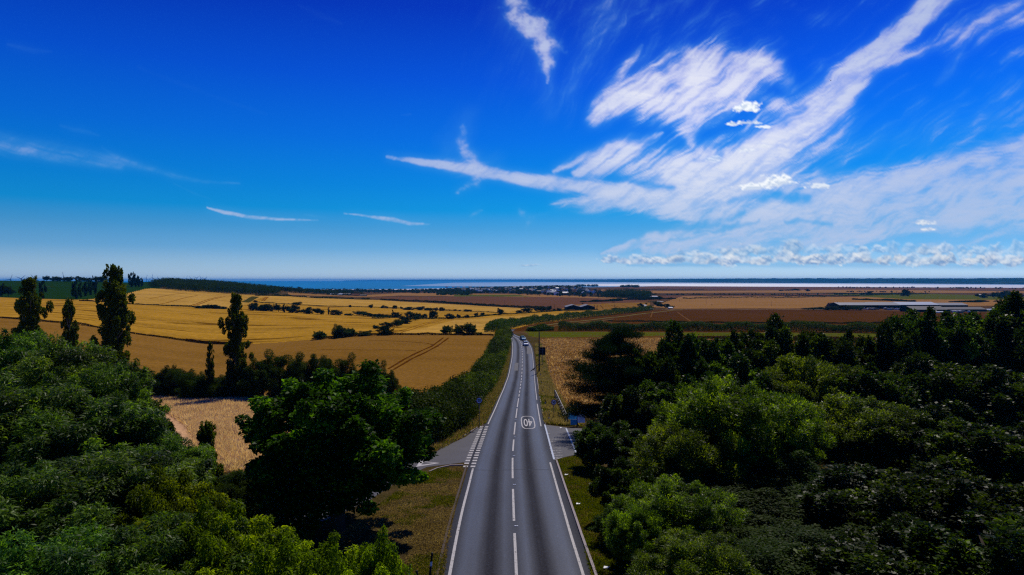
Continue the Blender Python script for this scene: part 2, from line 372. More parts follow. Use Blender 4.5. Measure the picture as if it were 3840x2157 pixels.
M['shorepale'] = water_mat('pale_shore_strip', (.30,.33,.42), (.52,.54,.60), .3, .4)  # pale sheets laid over the sea along the shore
sheet('estuary', [sp(1500,1073), sp(4300,1079), sp(4300,1066), sp(3840,1064), sp(2500,1059.5), sp(2000,1058), sp(1700,1060)], 0.6, M['estuary'])
sheet('shore_strip', [sp(2120,1072), sp(4300,1082), sp(4300,1072), sp(3300,1067), sp(2900,1064.5), sp(2500,1063.5), sp(2200,1066)], 1.2, M['shorepale'])
sheet('shore_strip', [sp(1180,1088), sp(1550,1088), sp(1800,1084), sp(1900,1078), sp(1880,1076), sp(1700,1081), sp(1500,1084.6), sp(1180,1086.2)], 1.0, M['shorepale'])
def hills():
    m, nt, b = mat('far_wooded_hills', (.03,.06,.03), 1, 0)
    n = noise(nt, mapping(nt, (.0016,.0016,.01)), 1.0, 6, .7); nt.links.new(ramp(nt, n, [(.38,(.004,.016,.014)),(.52,(.007,.024,.018)),(.6,(.03,.045,.03)),(.75,(.008,.03,.02))]), b.inputs['Base Color'])
    cp = [(1290,1052.6,1052.2),(1400,1052.9,1049.6),(1700,1053.6,1048.6),(2000,1055.5,1047.6),(2300,1057.8,1047.6),(2500,1059.6,1045.4),(2800,1061,1044.2),(3000,1061.6,1043.6),(3400,1063.5,1043.8),(3840,1067,1042.8),(4500,1072,1041.5)]
    xs = np.arange(1290, 4500, 5.0); c = np.array(cp); bot = np.interp(xs, c[:,0], c[:,1]); top = np.interp(xs, c[:,0], c[:,2])
    V = []; 
    for i, (x, b_, t_) in enumerate(zip(xs, bot, top)):
        D = min(ZC*F/(b_/S-CY), 42000.); u = x/S-CU
        hgt = ZC-(t_/S-CY)*(D*1.18)/F; nz = (float(fbm(x/22., 3.1, 5, 3))-.5)*1.0
        for f, k in ((1.0, 0.0), (1.03, .22), (1.10, .72), (1.18, 1.0), (1.3, .9), (1.5, -.05)):
            z = hgt*k*(1+.10*nz*2*min(1, k*2)) if k > 0 else -2.0
            V.append((D*f*u/F, D*f, z))
    n_ = 6; Q = [(i*n_+j, (i+1)*n_+j, (i+1)*n_+j+1, i*n_+j+1) for i in range(len(xs)-1) for j in range(n_-1)]
    o = bpy.data.objects.new('hills', mesh_np('hills', V, Q, m)); link(o); tag(o, kind='structure')
hills()

# ------------------------------------------------------------------ clouds: one dome far beyond everything
def clouds():
    u = np.arange(-70, 1096, 1.0); y = np.arange(-40, 281.5, 1.0); U, Y = np.meshgrid(u, y)
    X3, Y3 = U*S, Y*S
    wa = fbm(X3/170, Y3/170, 4, 11)-.5; wb = fbm(X3/170, Y3/170, 4, 12)-.5
    wc = fbm(X3/34, Y3/34, 4, 13)-.5; wd = fbm(X3/34, Y3/34, 4, 14)-.5
    def grain(th, fl, fw, seed, bend=120):
        c, s = math.cos(th), math.sin(th); a = X3*c+Y3*s+wa*bend; t = -X3*s+Y3*c+wb*bend*.6+wc*10
        return .55*fbm(a*fl, t*fw, 6, seed, .62)+.45*(fbm(a*fl*2.2, t*fw*3.4, 5, seed+40, .66)*1.15-.075)
    G = {'ne': grain(R(-36), .0034, .030, 71), 'n': grain(R(-62), .005, .034, 72), 'e': grain(R(-12), .0024, .034, 73), 'puffy': fbm(X3/30, Y3/26, 6, 74, .6), 'flat': grain(R(6), .0022, .05, 75, 40), 'se': grain(R(14), .0022, .04, 76, 40)}
    A = np.zeros_like(U); lo_m = fbm(X3/110, Y3/80, 3, 15)
    def sm(x, a, b): t = np.clip((x-a)/(b-a), 0, 1); return t*t*(3-2*t)
    def stroke(pts, alpha, g='ne', amp=1.5, warp=34, lo=.34, hi=1.25, wf=10):
        nonlocal A
        P = np.array(pts, float); mg = P[:, 2].max()*2.6+warp
        ix = (u*S > P[:, 0].min()-mg) & (u*S < P[:, 0].max()+mg); iy = (y*S > P[:, 1].min()-mg) & (y*S < P[:, 1].max()+mg)
        if not ix.any() or not iy.any(): return
        I = np.ix_(iy, ix); xw = X3[I]+wa[I]*warp*2+wc[I]*wf; yw = Y3[I]+wb[I]*warp*2+wd[I]*wf; best = np.full(xw.shape, 9.)
        for i in range(len(P)-1):
            a, b = P[i], P[i+1]; d = b[:2]-a[:2]; L = np.hypot(*d); e = d/L; rx, ry = xw-a[0], yw-a[1]; s = np.clip((rx*e[0]+ry*e[1])/L, 0, 1)
            best = np.minimum(best, np.hypot(rx-s*d[0], ry-s*d[1])/(a[2]+(b[2]-a[2])*s))
        val = np.exp(-best**2*.8)
        dens = sm(val*1.15+(G[g][I]-.5)*amp*np.clip(val*2.2, 0, 1), lo-.04, hi+(.42 if hi > .96 else .12))*(.80+.5*(lo_m[I]-.2))
        if alpha < 0: A[I] = A[I]*(1-np.clip(-dens*alpha, 0, 1)); return
        A[I] = 1-(1-A[I])*(1-np.clip(dens*alpha, 0, .98))
    # upper cirrus
    stroke([(1915,-50,52),(1950,50,50),(2005,140,46),(2045,230,32),(2050,300,14)], 1.0, 'puffy', 1.3, 26, .42, 1.0, 30)
    stroke([(2020,90,44),(2070,160,34),(2110,195,12)], .7, 'puffy', 1.5, 20, .45, 1.2, 30)
    stroke([(1930,60,110),(2020,260,90),(2060,400,50)], .22, 'n', 1.2, 40, .3, 1.4)
    stroke([(2330,-40,190),(2230,180,150),(2140,340,90)], .22, 'n', 1.8, 40, .42, 1.4)
    # fanned cirrus left of the middle
    stroke([(2230,430,44),(2360,350,90),(2540,290,130),(2740,300,130),(2880,260,70)], 1.0, 'ne', 1.7, 34, .40, 1.05, 16)
    stroke([(2250,420,60),(2420,330,120),(2560,420,90)], .7, 'ne', 1.9, 34, .42, 1.2, 16)
    stroke([(2400,165,8),(2345,250,24),(2290,340,44)], .85, 'n', 1.3, 16, .38, 1.1)
    stroke([(2580,190,30),(2620,300,70),(2600,430,60),(2590,530,26)], .9, 'n', 1.6, 24, .36, 1.1)
    stroke([(2760,200,50),(2900,250,60),(2960,330,40)], .7, 'n', 1.9, 30, .42, 1.3)
    stroke([(2560,480,44),(2590,540,14)], .9, 'ne', 1.2, 14, .36, 1.0)
    stroke([(2640,440,60),(2800,360,70),(2940,400,30)], .75, 'ne', 1.7, 24, .40, 1.15)
    # contrail and its crossing
    stroke([(1450,589,8),(1560,606,16),(1700,626,21),(1800,645,27),(2000,676,33),(2200,700,38),(2400,732,46),(2600,780,60)], 1.0, 'se', .8, 7, .46, .92, 7)
    stroke([(1740,480,14),(1735,530,26),(1760,590,40),(1795,640,36),(1775,690,24),(1715,722,9)], .85, 'puffy', 1.3, 16, .40, 1.15, 16)
    stroke([(1640,610,22),(1730,632,44),(1880,655,26)], .7, 'e', 1.6, 14, .42, 1.2)
    stroke([(1760,440,60),(1700,560,80),(1850,620,60)], .22, 'n', 1.2, 30, .3, 1.3)
    # the mass in the middle right
    stroke([(2072,640,12),(2180,592,34),(2310,550,48),(2430,524,28),(2480,495,8)], .95, 'ne', 1.3, 14, .38, 1.0)
    stroke([(2160,640,20),(2320,610,80),(2520,600,100),(2700,620,120),(2850,570,120)], .95, 'ne', 1.7, 30, .38, 1.05, 16)
    stroke([(2400,720,80),(2640,700,140),(2830,640,150),(2960,520,115),(3100,380,95),(3230,250,66),(3400,100,44),(3540,-50,40)], 1.05, 'ne', 1.2, 28, .32, .95, 16)
    stroke([(2900,620,120),(3080,470,110),(3180,340,60)], .75, 'ne', 1.5, 30, .38, 1.2)
    stroke([(3080,420,40),(3230,270,34),(3420,120,30),(3640,-40,30)], .75, 'ne', 1.6, 14, .42, 1.2)
    stroke([(3290,250,20),(3500,165,46),(3700,85,72),(3920,0,90)], .85, 'ne', 1.6, 18, .42, 1.1, 14)
    stroke([(3330,240,8),(3560,140,12),(3760,40,18),(3900,-30,24)], .8, 'ne', .9, 10, .4, 1.0)
    stroke([(3500,320,14),(3570,240,30),(3650,150,14)], .5, 'n', 1.7, 18, .42, 1.3)
    stroke([(3760,235,12),(3900,150,28)], .7, 'ne', 1.4, 14, .40, 1.2)
    stroke([(2080,765,20),(2250,745,60),(2450,765,80),(2650,800,74),(2900,780,90)], .95, 'e', 1.5, 22, .38, 1.05, 14)
    stroke([(1950,795,14),(1990,825,28),(1975,848,12)], .7, 'puffy', 1.4, 12, .42, 1.2, 14)
    stroke([(1990,812,12),(2100,792,20),(2260,775,30)], .5, 'e', 1.5, 12, .42, 1.3)
    stroke([(2480,820,22),(2640,812,44),(2760,790,44)], .8, 'e', 1.5, 12, .40, 1.15)
    # wide veil of the lower right
    stroke([(2250,945,12),(2460,895,34),(2760,835,62),(3080,775,84),(3500,705,130),(3920,620,170)], .92, 'e', 1.3, 24, .30, .95, 12)
    stroke([(2420,940,22),(2800,890,54),(3200,850,84),(3600,800,120),(3920,740,160)], .86, 'e', 1.1, 24, .28, .95, 12)
    stroke([(2700,705,90),(2950,700,110),(3200,700,70),(3450,660,40)], .80, 'e', 1.4, 26, .34, 1.1)
    stroke([(3320,645,16),(3500,605,32),(3740,538,12)], .6, 'e', 1.6, 18, .42, 1.2)
    stroke([(2500,955,34),(3000,940,60),(3500,920,80),(3920,900,100)], .30, 'flat', .8, 20, .25, 1.1)
    stroke([(3050,600,120),(3500,480,120),(3900,400,120)], .55, 'ne', 2.0, 60, .45, 1.4)
    # clear gaps in the veil
    for pts, al in (([(2640,545,14),(2760,520,26),(2880,480,30),(3010,410,16)], 1.0), ([(2310,668,12),(2420,685,20),(2520,700,10)], .9), ([(2740,760,14),(2860,738,26),(3020,748,12)], .95), ([(2240,915,10),(2450,868,16),(2640,842,18),(2790,806,8)], .9), ([(2600,876,6),(2760,848,12),(2850,836,6)], .8), ([(2950,829,8),(3060,831,12),(3130,833,6)], .9), ([(2420,925,6),(2640,885,8)], .7), ([(2080,690,14),(2240,655,10)], .6), ([(3330,600,20),(3600,560,30),(3800,500,20)], .6), ([(3080,640,30),(3250,600,40),(3400,560,30)], .8), ([(2600,590,10),(2700,580,14)], .6), ([(3450,850,8),(3700,860,14)], .4), ([(2240,480,30),(2400,520,20),(2540,550,8)], .6)):
        stroke([(a, b, c*1.25) for a, b, c in pts], -al, 'e', 1.6, 26, .26, 1.35, 26)
    # the left
    stroke([(-90,505,40),(150,548,44),(400,592,34),(560,635,16),(760,680,9),(900,690,5)], .62, 'se', 1.1, 10, .34, 1.5, 6)
    stroke([(-90,545,26),(150,580,32),(450,628,14)], .5, 'se', 1.3, 10, .38, 1.3, 6)
    for pts, al in (([(380,550,6),(440,590,11),(510,615,7)], .34), ([(230,470,8),(300,490,13),(370,507,6)], .34), ([(30,165,9),(120,185,14),(190,192,6)], .26), ([(650,685,3),(720,722,6),(790,748,3)], .34), ([(1140,802,4),(1180,808,7),(1220,813,4)], .55), ([(1110,845,5),(1150,856,8),(1220,863,4)], .40), ([(1640,915,5),(1700,924,9),(1760,933,5)], .45), ([(1700,940,4),(1800,947,7),(1890,952,4)], .32), ([(1762,812,7),(1785,800,11),(1806,790,6)], .8), ([(1410,860,3),(1420,845,5),(1430,838,3)], .5), ([(1250,840,3),(1350,855,5)], .3), ([(1390,898,3),(1500,908,5)], .32), ([(2030,905,3),(2060,918,5)], .5), ([(2090,930,3),(2140,912,5)], .5), ([(1505,432,3),(1540,430,5)], .35), ([(1120,20,8),(1200,55,14),(1280,90,8)], .12), ([(520,250,10),(800,360,14),(1000,430,8)], .10)):
        stroke(pts, al, 'se', 1.1, 5, .30, 1.5, 5)
    stroke([(777,780,5),(840,797,9),(930,813,10),(1050,821,7),(1190,824,3.5)], .95, 'se', .5, 4, .42, .95, 3)
    stroke([(1290,800,3.5),(1390,813,7),(1470,822,13),(1540,836,10),(1610,841,4)], .95, 'se', .6, 4, .42, .95, 4)
    # fine combed streaks over the upper right
    st = G['ne']; st2 = G['n']
    reg = np.clip((X3-1950-(Y3*.35))/600, 0, 1)*np.clip((880-Y3)/300, 0, 1)
    A = 1-(1-A)*(1-sm(st, .42, .85)*np.clip((lo_m-.25)*2, 0, 1)*reg*.72)
    reg2 = np.exp(-((X3-2250)/330)**2)*np.clip((520-Y3)/260, 0, 1)
    A = 1-(1-A)*(1-sm(st2, .42, .85)*reg2*.45)
    tex = .5*G['ne']+.3*G['e']+.2*G['puffy']
    A = A*(1-.42*sm(.57-tex, -.03, .20)); A = np.clip(A*1.13, 0, 1)**1.28*.97
    B_ = A
    for sh_ in (2, 3, 4):
        for ax in (0, 1): B_ = (np.roll(B_, sh_, ax)+np.roll(B_, -sh_, ax)+np.roll(B_, sh_//2, ax)+np.roll(B_, -(sh_//2), ax)+B_)/5
    A = .52*A+.48*B_
    A = A*(.86+.30*(G['flat']-.35))*(1-.20*np.clip((X3-2900)/700, 0, 1)*np.clip((Y3-560)/200, 0, 1)*(1.2-G['e']*1.0))
    thin = (1-sm(A, .10, .62))[..., None]
    col = np.stack([np.full_like(U, .57), np.full_like(U, .66), np.full_like(U, .90)], -1)
    col = col*(1-thin)+np.array([.10, .44, .86])*thin
    lite = np.exp(-(((X3-2640)/560)**2+((Y3-430)/300)**2))
    col = col*(.92+.22*lite)[..., None]; col[..., 0] *= 1+.42*lite; col[..., 1] *= 1+.24*lite
    thick = sm(A, .55, 1.0)*lite
    col = col+(1.0-col)*(thick*.65)[..., None]
    def puff(cx, cyy, rx, ry, seed, a=1.0, bright=1.0, flat=.5, det=24):
        ix = (u*S > cx-rx*2.2) & (u*S < cx+rx*2.2); iy = (y*S > cyy-ry*2.6) & (y*S < cyy+ry*2.2); I = np.ix_(iy, ix); x, yy = X3[I], Y3[I]
        if x.size == 0: return
        n = fbm((x+seed*91)/det, (yy+seed*57)/(det*.8), 5, seed, .55); n3 = fbm((x+seed*91)/det-.12, (yy+seed*57)/(det*.8)-.4, 5, seed, .55)
        dx = (x-cx)/rx; dyy = (yy-cyy)/ry; dyy = np.where(dyy > 0, dyy/flat, dyy); rr_ = np.sqrt(dx*dx+dyy*dyy)
        d = np.clip((1-rr_+(n-.5)*1.7)*2.6, 0, 1)*a*np.clip(2.4-rr_*1.3, 0, 1)
        sh = np.clip(.48-dyy*.26+(n-n3)*3.6+(.35 if seed < 13 else 0), .0 if seed > 12 else .55, 1.0)
        c2 = np.stack([.22+.66*sh, .38+.54*sh, .66+.30*sh], -1)*bright  # sunlit top and shaded base put into the puff colour
        A2 = 1-(1-A[I])*(1-d); wgt = np.where(A2 > 1e-4, d/np.maximum(A2, 1e-4), 0)[..., None]
        col[I] = col[I]*(1-wgt)+c2*wgt; A[I] = A2
    for p in ((2800,408,64,30,1,1,1.12),(2745,468,34,12,2,.95,1.1),(2805,462,42,11,3,.9,1.1),(2862,476,38,9,4,.9,1.1),(2905,690,92,32,5,1,1.1),(2825,705,66,16,6,.95,1.1),(3065,700,56,16,7,.8,1.05),(2790,565,46,15,8,.55,1.1),(2680,600,34,15,9,.55,1.1),(2875,548,32,10,10,.5,1.05),(3465,838,42,15,11,.8,1),(3480,862,34,9,12,.8,1)): puff(*p)
    puff(1975,997,34,6,13,.4,.95); puff(2010,993,20,4,14,.35,.95)
    rr = random.Random(5)
    for layer, (y0, n_, am) in enumerate(((966, 26, .45), (984, 42, .70))):
        for k in range(n_):
            x = 2295+k*(1640/n_)+rr.uniform(-16, 16); g_ = min(1, (x-2250)/700); hh = rr.uniform(10, 20)*(1+.7*g_)*(1.1 if layer == 0 else 1)
            if layer == 0 and x < 2560: continue
            puff(x, y0+rr.uniform(-7, 5)-hh*.3-(14*g_ if layer == 0 else 0), rr.uniform(28, 62), hh, 20+k+layer*100, rr.uniform(.5, 1)*am/.62*.8, rr.uniform(.86, 1.02), .7, rr.uniform(26, 44))
    stroke([(2350,992,8),(2700,990,14),(3200,994,20),(3900,992,24)], .55, 'flat', .8, 6, .3, 1.1, 6)
    A = A*np.clip((1046-Y3)/46, 0, 1)
    Rr = 66000.; dirx = (U-CU)/F; dz = (CY-Y)/F; L = np.sqrt(dirx**2+1+dz**2)
    V = np.stack([dirx/L*Rr, 1/L*Rr, ZC+dz/L*Rr], -1).reshape(-1, 3)
    ny, nx = U.shape; j, i = np.meshgrid(np.arange(ny-1), np.arange(nx-1), indexing='ij'); b = j*nx+i
    Q = np.stack([b, b+1, b+1+nx, b+nx], -1).reshape(-1, 4)
    Af = A.reshape(-1); keep = (Af[Q].max(1) > .004); Q = Q[keep]; used, inv = np.unique(Q, return_inverse=True); Q = inv.reshape(Q.shape)
    rgba = np.concatenate([np.clip(col, 0, 1.2).reshape(-1, 3), Af[:, None]], 1)[used]
    m = bpy.data.materials.new('cloud'); m.use_nodes = True; nt = m.node_tree; nt.nodes.clear()
    o = N(nt, 'ShaderNodeOutputMaterial'); e = N(nt, 'ShaderNodeEmission'); tr = N(nt, 'ShaderNodeBsdfTransparent'); ms = N(nt, 'ShaderNodeMixShader')
    at_ = N(nt, 'ShaderNodeAttribute', attribute_name='cloud')
    nt.links.new(at_.outputs['Color'], e.inputs['Color']); nt.links.new(at_.outputs['Alpha'], ms.inputs[0])
    nt.links.new(tr.outputs[0], ms.inputs[1]); nt.links.new(e.outputs[0], ms.inputs[2]); nt.links.new(ms.outputs[0], o.inputs[0])
    e.inputs['Strength'].default_value = 0.95
    try: m.cycles.emission_sampling = 'NONE'
    except Exception: m.emission_sampling = 'NONE'
    ob = bpy.data.objects.new('clouds', mesh_np('clouds', V[used], Q, m, smooth=True, attrs={'cloud': ('POINT', 'FLOAT_COLOR', rgba)})); link(ob)
    tag(ob, kind='structure')
clouds()

# ================================================================== ROADS
def road_mat():
    m, nt, b = mat('asphalt', (.05,.05,.055), .55, .5)
    uv = N(nt, 'ShaderNodeAttribute', attribute_name='lane').outputs['Fac']      # 0..1 across the carriageway
    al = N(nt, 'ShaderNodeAttribute', attribute_name='along').outputs['Fac']
    # worn wheel paths: paler and smoother than the oil-darkened middle of each lane
    wear = ramp(nt, uv, [(.0,(.15,)*3),(.06,(.35,)*3),(.14,(.85,)*3),(.22,(.75,)*3),(.30,(.12,)*3),(.34,(.10,)*3),(.42,(.75,)*3),(.48,(.55,)*3),(.52,(.55,)*3),(.58,(.85,)*3),(.66,(.12,)*3),(.70,(.10,)*3),(.78,(.75,)*3),(.86,(.95,)*3),(.94,(.4,)*3),(1,(.15,)*3)])
    fine = noise(nt, mapping(nt, (9, 9, 9)), 1.0, 6, .8); med = noise(nt, mapping(nt, (.8, .10, .5)), 1.0, 4, .6)
    w2 = mixc(nt, .22, wear, med)
    c = ramp(nt, w2, [(.15, (.016,.014,.016)), (.5, (.030,.033,.048)), (.82, (.062,.078,.122))])
    c = mixc(nt, .42, c, ramp(nt, fine, [(.28, (.005,.005,.007)), (.5, (.024,.026,.038)), (.74, (.10,.105,.135))]), 'MIX')
    nt.links.new(c, b.inputs['Base Color'])
    nt.links.new(ramp(nt, w2, [(.1, (.75,)*3), (.9, (.50,)*3)]), b.inputs['Roughness'])
    nt.links.new(ramp(nt, w2, [(.12, (.02,)*3), (.85, (.24,)*3)]), b.inputs['Specular IOR Level'])
    bump(nt, b, fine, .5, .02); return m
M['road'] = road_mat()
m, nt_, b_ = mat('side_asphalt', (.06,.058,.064), .7, .35)
f_ = noise(nt_, mapping(nt_, (8,8,8)), 1.0, 6, .8); g_ = noise(nt_, mapping(nt_, (.5,.5,.5)), 1.0, 4)
c_ = mixc(nt_, .5, ramp(nt_, g_, [(.3, (.026,.024,.034)), (.7, (.050,.048,.064))]), ramp(nt_, f_, [(.3, (.008,.008,.012)), (.5, (.040,.038,.050)), (.72, (.11,.105,.13))]))
nt_.links.new(c_, b_.inputs['Base Color']); M['side'] = m
def paint_mat(name, col, wornlo):
    m, nt, b = mat(name, col, .7, .2)
    f = noise(nt, mapping(nt, (7, 3, 5)), 1.0, 6, .8)
    nt.links.new(ramp(nt, f, [(wornlo, (.07,.07,.075)), (wornlo+.08, col), (.7, tuple(min(1, v*1.15) for v in col))]), b.inputs['Base Color']); return m
M['paint'] = paint_mat('road_paint', (.40,.385,.39), .36)
M['paintworn'] = paint_mat('worn_road_paint', (.28,.27,.28), .46)
M['drain'] = mat('steel_drain', (.42,.46,.55), .45, .5)[0]
M['kerbdark'] = mat('dirty_kerb', (.085,.068,.062), .95, .05)[0]
M['kerb'] = mat('kerb_concrete', (.30,.26,.27), .9, .1)[0]

EL = [(1687,2157),(1709.3,2028),(1736.5,1902),(1761.6,1808),(1773,1758),(1802,1670),(1829.7,1591),(1855.8,1536),(1887,1463),(1905.5,1413.5),(1912.5,1383),(1920,1344),(1923,1305.7),(1922.5,1292),(1919.4,1278),(1917,1265.6),(1914,1256)]
EC = [(1937,2157),(1928,1975.6),(1923.9,1844.8),(1921.8,1761),(1922.5,1703.5),(1928,1630),(1933.3,1578),(1939.6,1528),(1949,1468),(1956.3,1413.5),(1958,1379),(1958.8,1344),(1958,1314),(1955.3,1289),(1949,1278),(1940.8,1269.8),(1931,1264),(1918,1257)]
ER = [(2188,2157),(2148.9,2038.4),(2122.7,1944),(2096.5,1855),(2070.4,1761),(2062.5,1735),(2044,1665),(2028.5,1599),(2015.4,1520),(2007.6,1452),(2003,1392.8),(1999.6,1358),(1996.8,1327.8),(1994,1311),(1989,1297),(1982,1285),(1971,1272.5),(1949,1262.8),(1924,1256)]
def prof(E):
    W = [hit(*p) for p in E]; W.sort(key=lambda p: p[1]); W = np.array(W)
    x0 = W[0, 0]-(W[1, 0]-W[0, 0])/(W[1, 1]-W[0, 1])*(W[0, 1]+30)*.35
    W = np.vstack([[x0, -30], W]); return W
PL, PC, PR = prof(EL), prof(EC), prof(ER)
def smooth_interp(P, y, s=4.0):
    k = np.linspace(-1, 1, 9); return sum(np.interp(y+kk*s*(1 if 1 else 0), P[:, 1], P[:, 0]) for kk in k)/9
ys = np.concatenate([np.arange(-28, 130, 1.0), np.arange(130, 292, 1.5)])
def ex(y): s = 3+np.clip(y-60, 0, 140)*.03; return smooth_interp(PL, y, s), smooth_interp(PC, y, s), smooth_interp(PR, y, s)
lx, cx_, rx_ = ex(ys)
print('road width at', [(int(y), round(float(r-l), 1), round(float(c), 1)) for y, l, c, r in zip(ys[::30], lx[::30], cx_[::30], rx_[::30])])
ZR = .025
def zroad(x, y): return np.where(np.asarray(y) < 4.2, 31.35+ (4-np.asarray(y))*.012, zg(x, np.maximum(y, 4.2)))
def strip_between(name, ys, xl, xr, m, dz, nx=12, kind='structure', attrs=True):
    t = np.linspace(0, 1, nx+1); X = xl[:, None]*(1-t)+xr[:, None]*t; Y = np.repeat(ys[:, None], nx+1, 1); Zz = zroad(X, Y)+dz
    V = np.stack([X, Y, Zz], -1).reshape(-1, 3); j, i = np.meshgrid(np.arange(len(ys)-1), np.arange(nx), indexing='ij'); b = j*(nx+1)+i
    Q = np.stack([b, b+1, b+nx+2, b+nx+1], -1).reshape(-1, 4)
    at_ = {'lane': ('POINT', 'FLOAT', np.broadcast_to(t, X.shape)), 'along': ('POINT', 'FLOAT', Y)} if attrs else None
    o = bpy.data.objects.new(name, mesh_np(name, V, Q, m, smooth=True, attrs=at_)); link(o); return tag(o, kind=kind)
# carriageway with a margin beyond each edge line
def mixprof(y): 
    l, c, r = ex(y); return l-.45, r+.55
al_, ar_ = mixprof(ys)
# lane coordinate: .5 must fall on the centre line -> build two halves
tl = np.linspace(0, .5, 9); X = np.concatenate([al_[:, None]+(cx_-al_)[:, None]*(tl*2), cx_[:, None]+(ar_-cx_)[:, None]*(tl[1:]*2)], 1)
T = np.concatenate([tl, tl[1:]+.5]); Y = np.repeat(ys[:, None], X.shape[1], 1)
V = np.stack([X, Y, zroad(X, Y)+ZR], -1).reshape(-1, 3); n_ = X.shape[1]; j, i = np.meshgrid(np.arange(len(ys)-1), np.arange(n_-1), indexing='ij'); b = j*n_+i
o = bpy.data.objects.new('road', mesh_np('road', V, np.stack([b, b+1, b+n_+1, b+n_], -1).reshape(-1, 4), M['road'], smooth=True, attrs={'lane': ('POINT', 'FLOAT', np.broadcast_to(T, X.shape)), 'along': ('POINT', 'FLOAT', Y)})); link(o); tag(o, kind='structure')

def drape(poly, m, name, dz, step=.6, kind='structure'):
    """a sheet following the ground inside a plan polygon (world xy)"""
    from mathutils.geometry import delaunay_2d_cdt
    P = [Vector((x, y)) for x, y in poly]; xs = [p.x for p in P]; ysn = [p.y for p in P]
    pts = []
    n = len(P)
    for i in range(n):
        a, b = P[i], P[(i+1) % n]; k = max(1, int((b-a).length/step))
        pts += [a+(b-a)*(q/k) for q in range(k)]
    nb = len(pts); X, Y = np.meshgrid(np.arange(min(xs), max(xs), step), np.arange(min(ysn), max(ysn), step)); X = X.ravel(); Y = Y.ravel()
    k = inpoly(X, Y, [(p.x, p.y) for p in P]); pts += [Vector((x, y)) for x, y in zip(X[k], Y[k])]
    v, e, f, *_ = delaunay_2d_cdt(pts, [], [list(range(nb))], 1, 1e-4)
    me = bpy.data.meshes.new(name); me.from_pydata([(p.x, p.y, float(zroad(p.x, p.y))+dz) for p in v], [], [tuple(q) for q in f]); me.materials.append(m)
    me.update()
    if len(me.polygons) and me.polygons[0].normal.z < 0: me.flip_normals()
    o = bpy.data.objects.new(name, me); link(o); return tag(o, kind=kind)
# side road joining from the left and bending back behind the oak
el = lambda y: float(ex(np.array([y]))[0][0])-.3
side_in = [hit(1735,1735), hit(1600,1752), hit(1500,1800), hit(1380,1880), hit(1200,1960), hit(1060,2010), hit(900,2100)]
side_out = [hit(700,2040), hit(820,1950), hit(950,1880), hit(1150,1800), hit(1350,1740), hit(1620,1701), hit(1700,1660), hit(1745,1640), hit(1790,1606)]
jy0, jy1 = hit(1735,1735)[1], hit(1790,1606)[1]
edge = [(el(y), y) for y in np.linspace(jy1, jy0, 12)]
drape(side_in+side_out+edge, M['side'], 'side_road', .019)
# farm entrance on the right
er = lambda y: float(ex(np.array([y]))[2][0])+.5
e0, e1 = hit(2078,1724), hit(2043,1593)
apron = [(er(y), y) for y in np.linspace(e0[1], e1[1], 10)] + [hit(2123,1603), hit(2190,1608), hit(2290,1612), hit(2300,1690), hit(2200,1695), hit(2160,1705), hit(2107,1717)]
drape(apron, M['side'], 'farm_entrance', .019)

# painted markings, one sheet per kind of marking, 4 mm proud of the asphalt
def ribbon_quads(mb, pts, wd, m, dz):
    """pts world xy"""
    P = [Vector(p) for p in pts]; L = []; Rr = []
    for i, p in enumerate(P):
        d = (P[min(i+1, len(P)-1)]-P[max(i-1, 0)]).normalized(); nrm = Vector((-d.y, d.x))*wd/2
        for lst, q in ((L, p+nrm), (Rr, p-nrm)): lst.append((q.x, q.y, float(zroad(q.x, q.y))+dz))
    for i in range(len(P)-1): mb.poly([Rr[i], Rr[i+1], L[i+1], L[i]], m)
def line_on(mb, prof_i, y0, y1, wd, m, dz=ZR+.006, off=0.0, step=1.0):
    yy = np.linspace(y0, y1, max(2, int((y1-y0)/step)+1)); xx = ex(yy)[prof_i]+off
    ribbon_quads(mb, list(zip(xx, yy)), wd, m, dz)
D_ = lambda px, py: hit(px, py)[1]
mk = MB()
line_on(mk, 0, -20, D_(1773,1758), .16, M['paint']); line_on(mk, 0, D_(1829.7,1591), 288, .15, M['paint'])
line_on(mk, 2, -20, D_(2062.5,1735), .15, M['paint']); line_on(mk, 2, D_(2028,1599), D_(2015,1515), .14, M['paint']); line_on(mk, 2, D_(2015,1500), 286, .11, M['paint'])
dash = [(2157+70,2001),(1955,1835),(1795,1718),(1692,1649),(1630,1584),(1568,1532),(1528,1494)]
for a, b in dash[:]:
    ya = 30.5 if a > 2157 else D_(1925, a); line_on(mk, 1, ya, D_(1925, b), .15, M['paint'], step=.8)
line_on(mk, 1, 20, 26, .15, M['paint'])
dd = D_(1925,1494)+3.0
while dd < 284:
    line_on(mk, 1, dd, dd+4.2, .15, M['paint'], step=1.4); dd += 7.2 if dd < 230 else 6.4
# double give-way dashes of the side road
a0, a1 = hit(1834,1600), hit(1757,1750); n = 20
for k in range(n):
    for q in (0, 1):
        t = k/(n-1); y = a0[1]*(1-t)+a1[1]*t; x = float(ex(np.array([y]))[0][0])-.05-q*.62
        mk.poly([(x-.20, y-.32, float(zroad(x-.2,y-.32))+ZR+.006), (x+.20, y-.32, float(zroad(x+.2,y-.32))+ZR+.006), (x+.20, y+.30, float(zroad(x+.2,y+.3))+ZR+.006), (x-.20, y+.30, float(zroad(x-.2,y+.3))+ZR+.006)], M['paint'])
# give-way triangle
tri = [hit(1650,1737.5), hit(1575,1730), hit(1560,1752)]; tri2 = [hit(1632,1737.5), hit(1590,1733.5), hit(1580,1744)]
for T3, dz, m in ((tri, .030, M['paint']), (tri2, .034, M['side'])): mk.poly([(x, y, float(zroad(x, y))+dz) for x, y in T3], m)
mo = mk.build('road_markings'); tag(mo, kind='structure')
for p in mo.data.polygons: pass
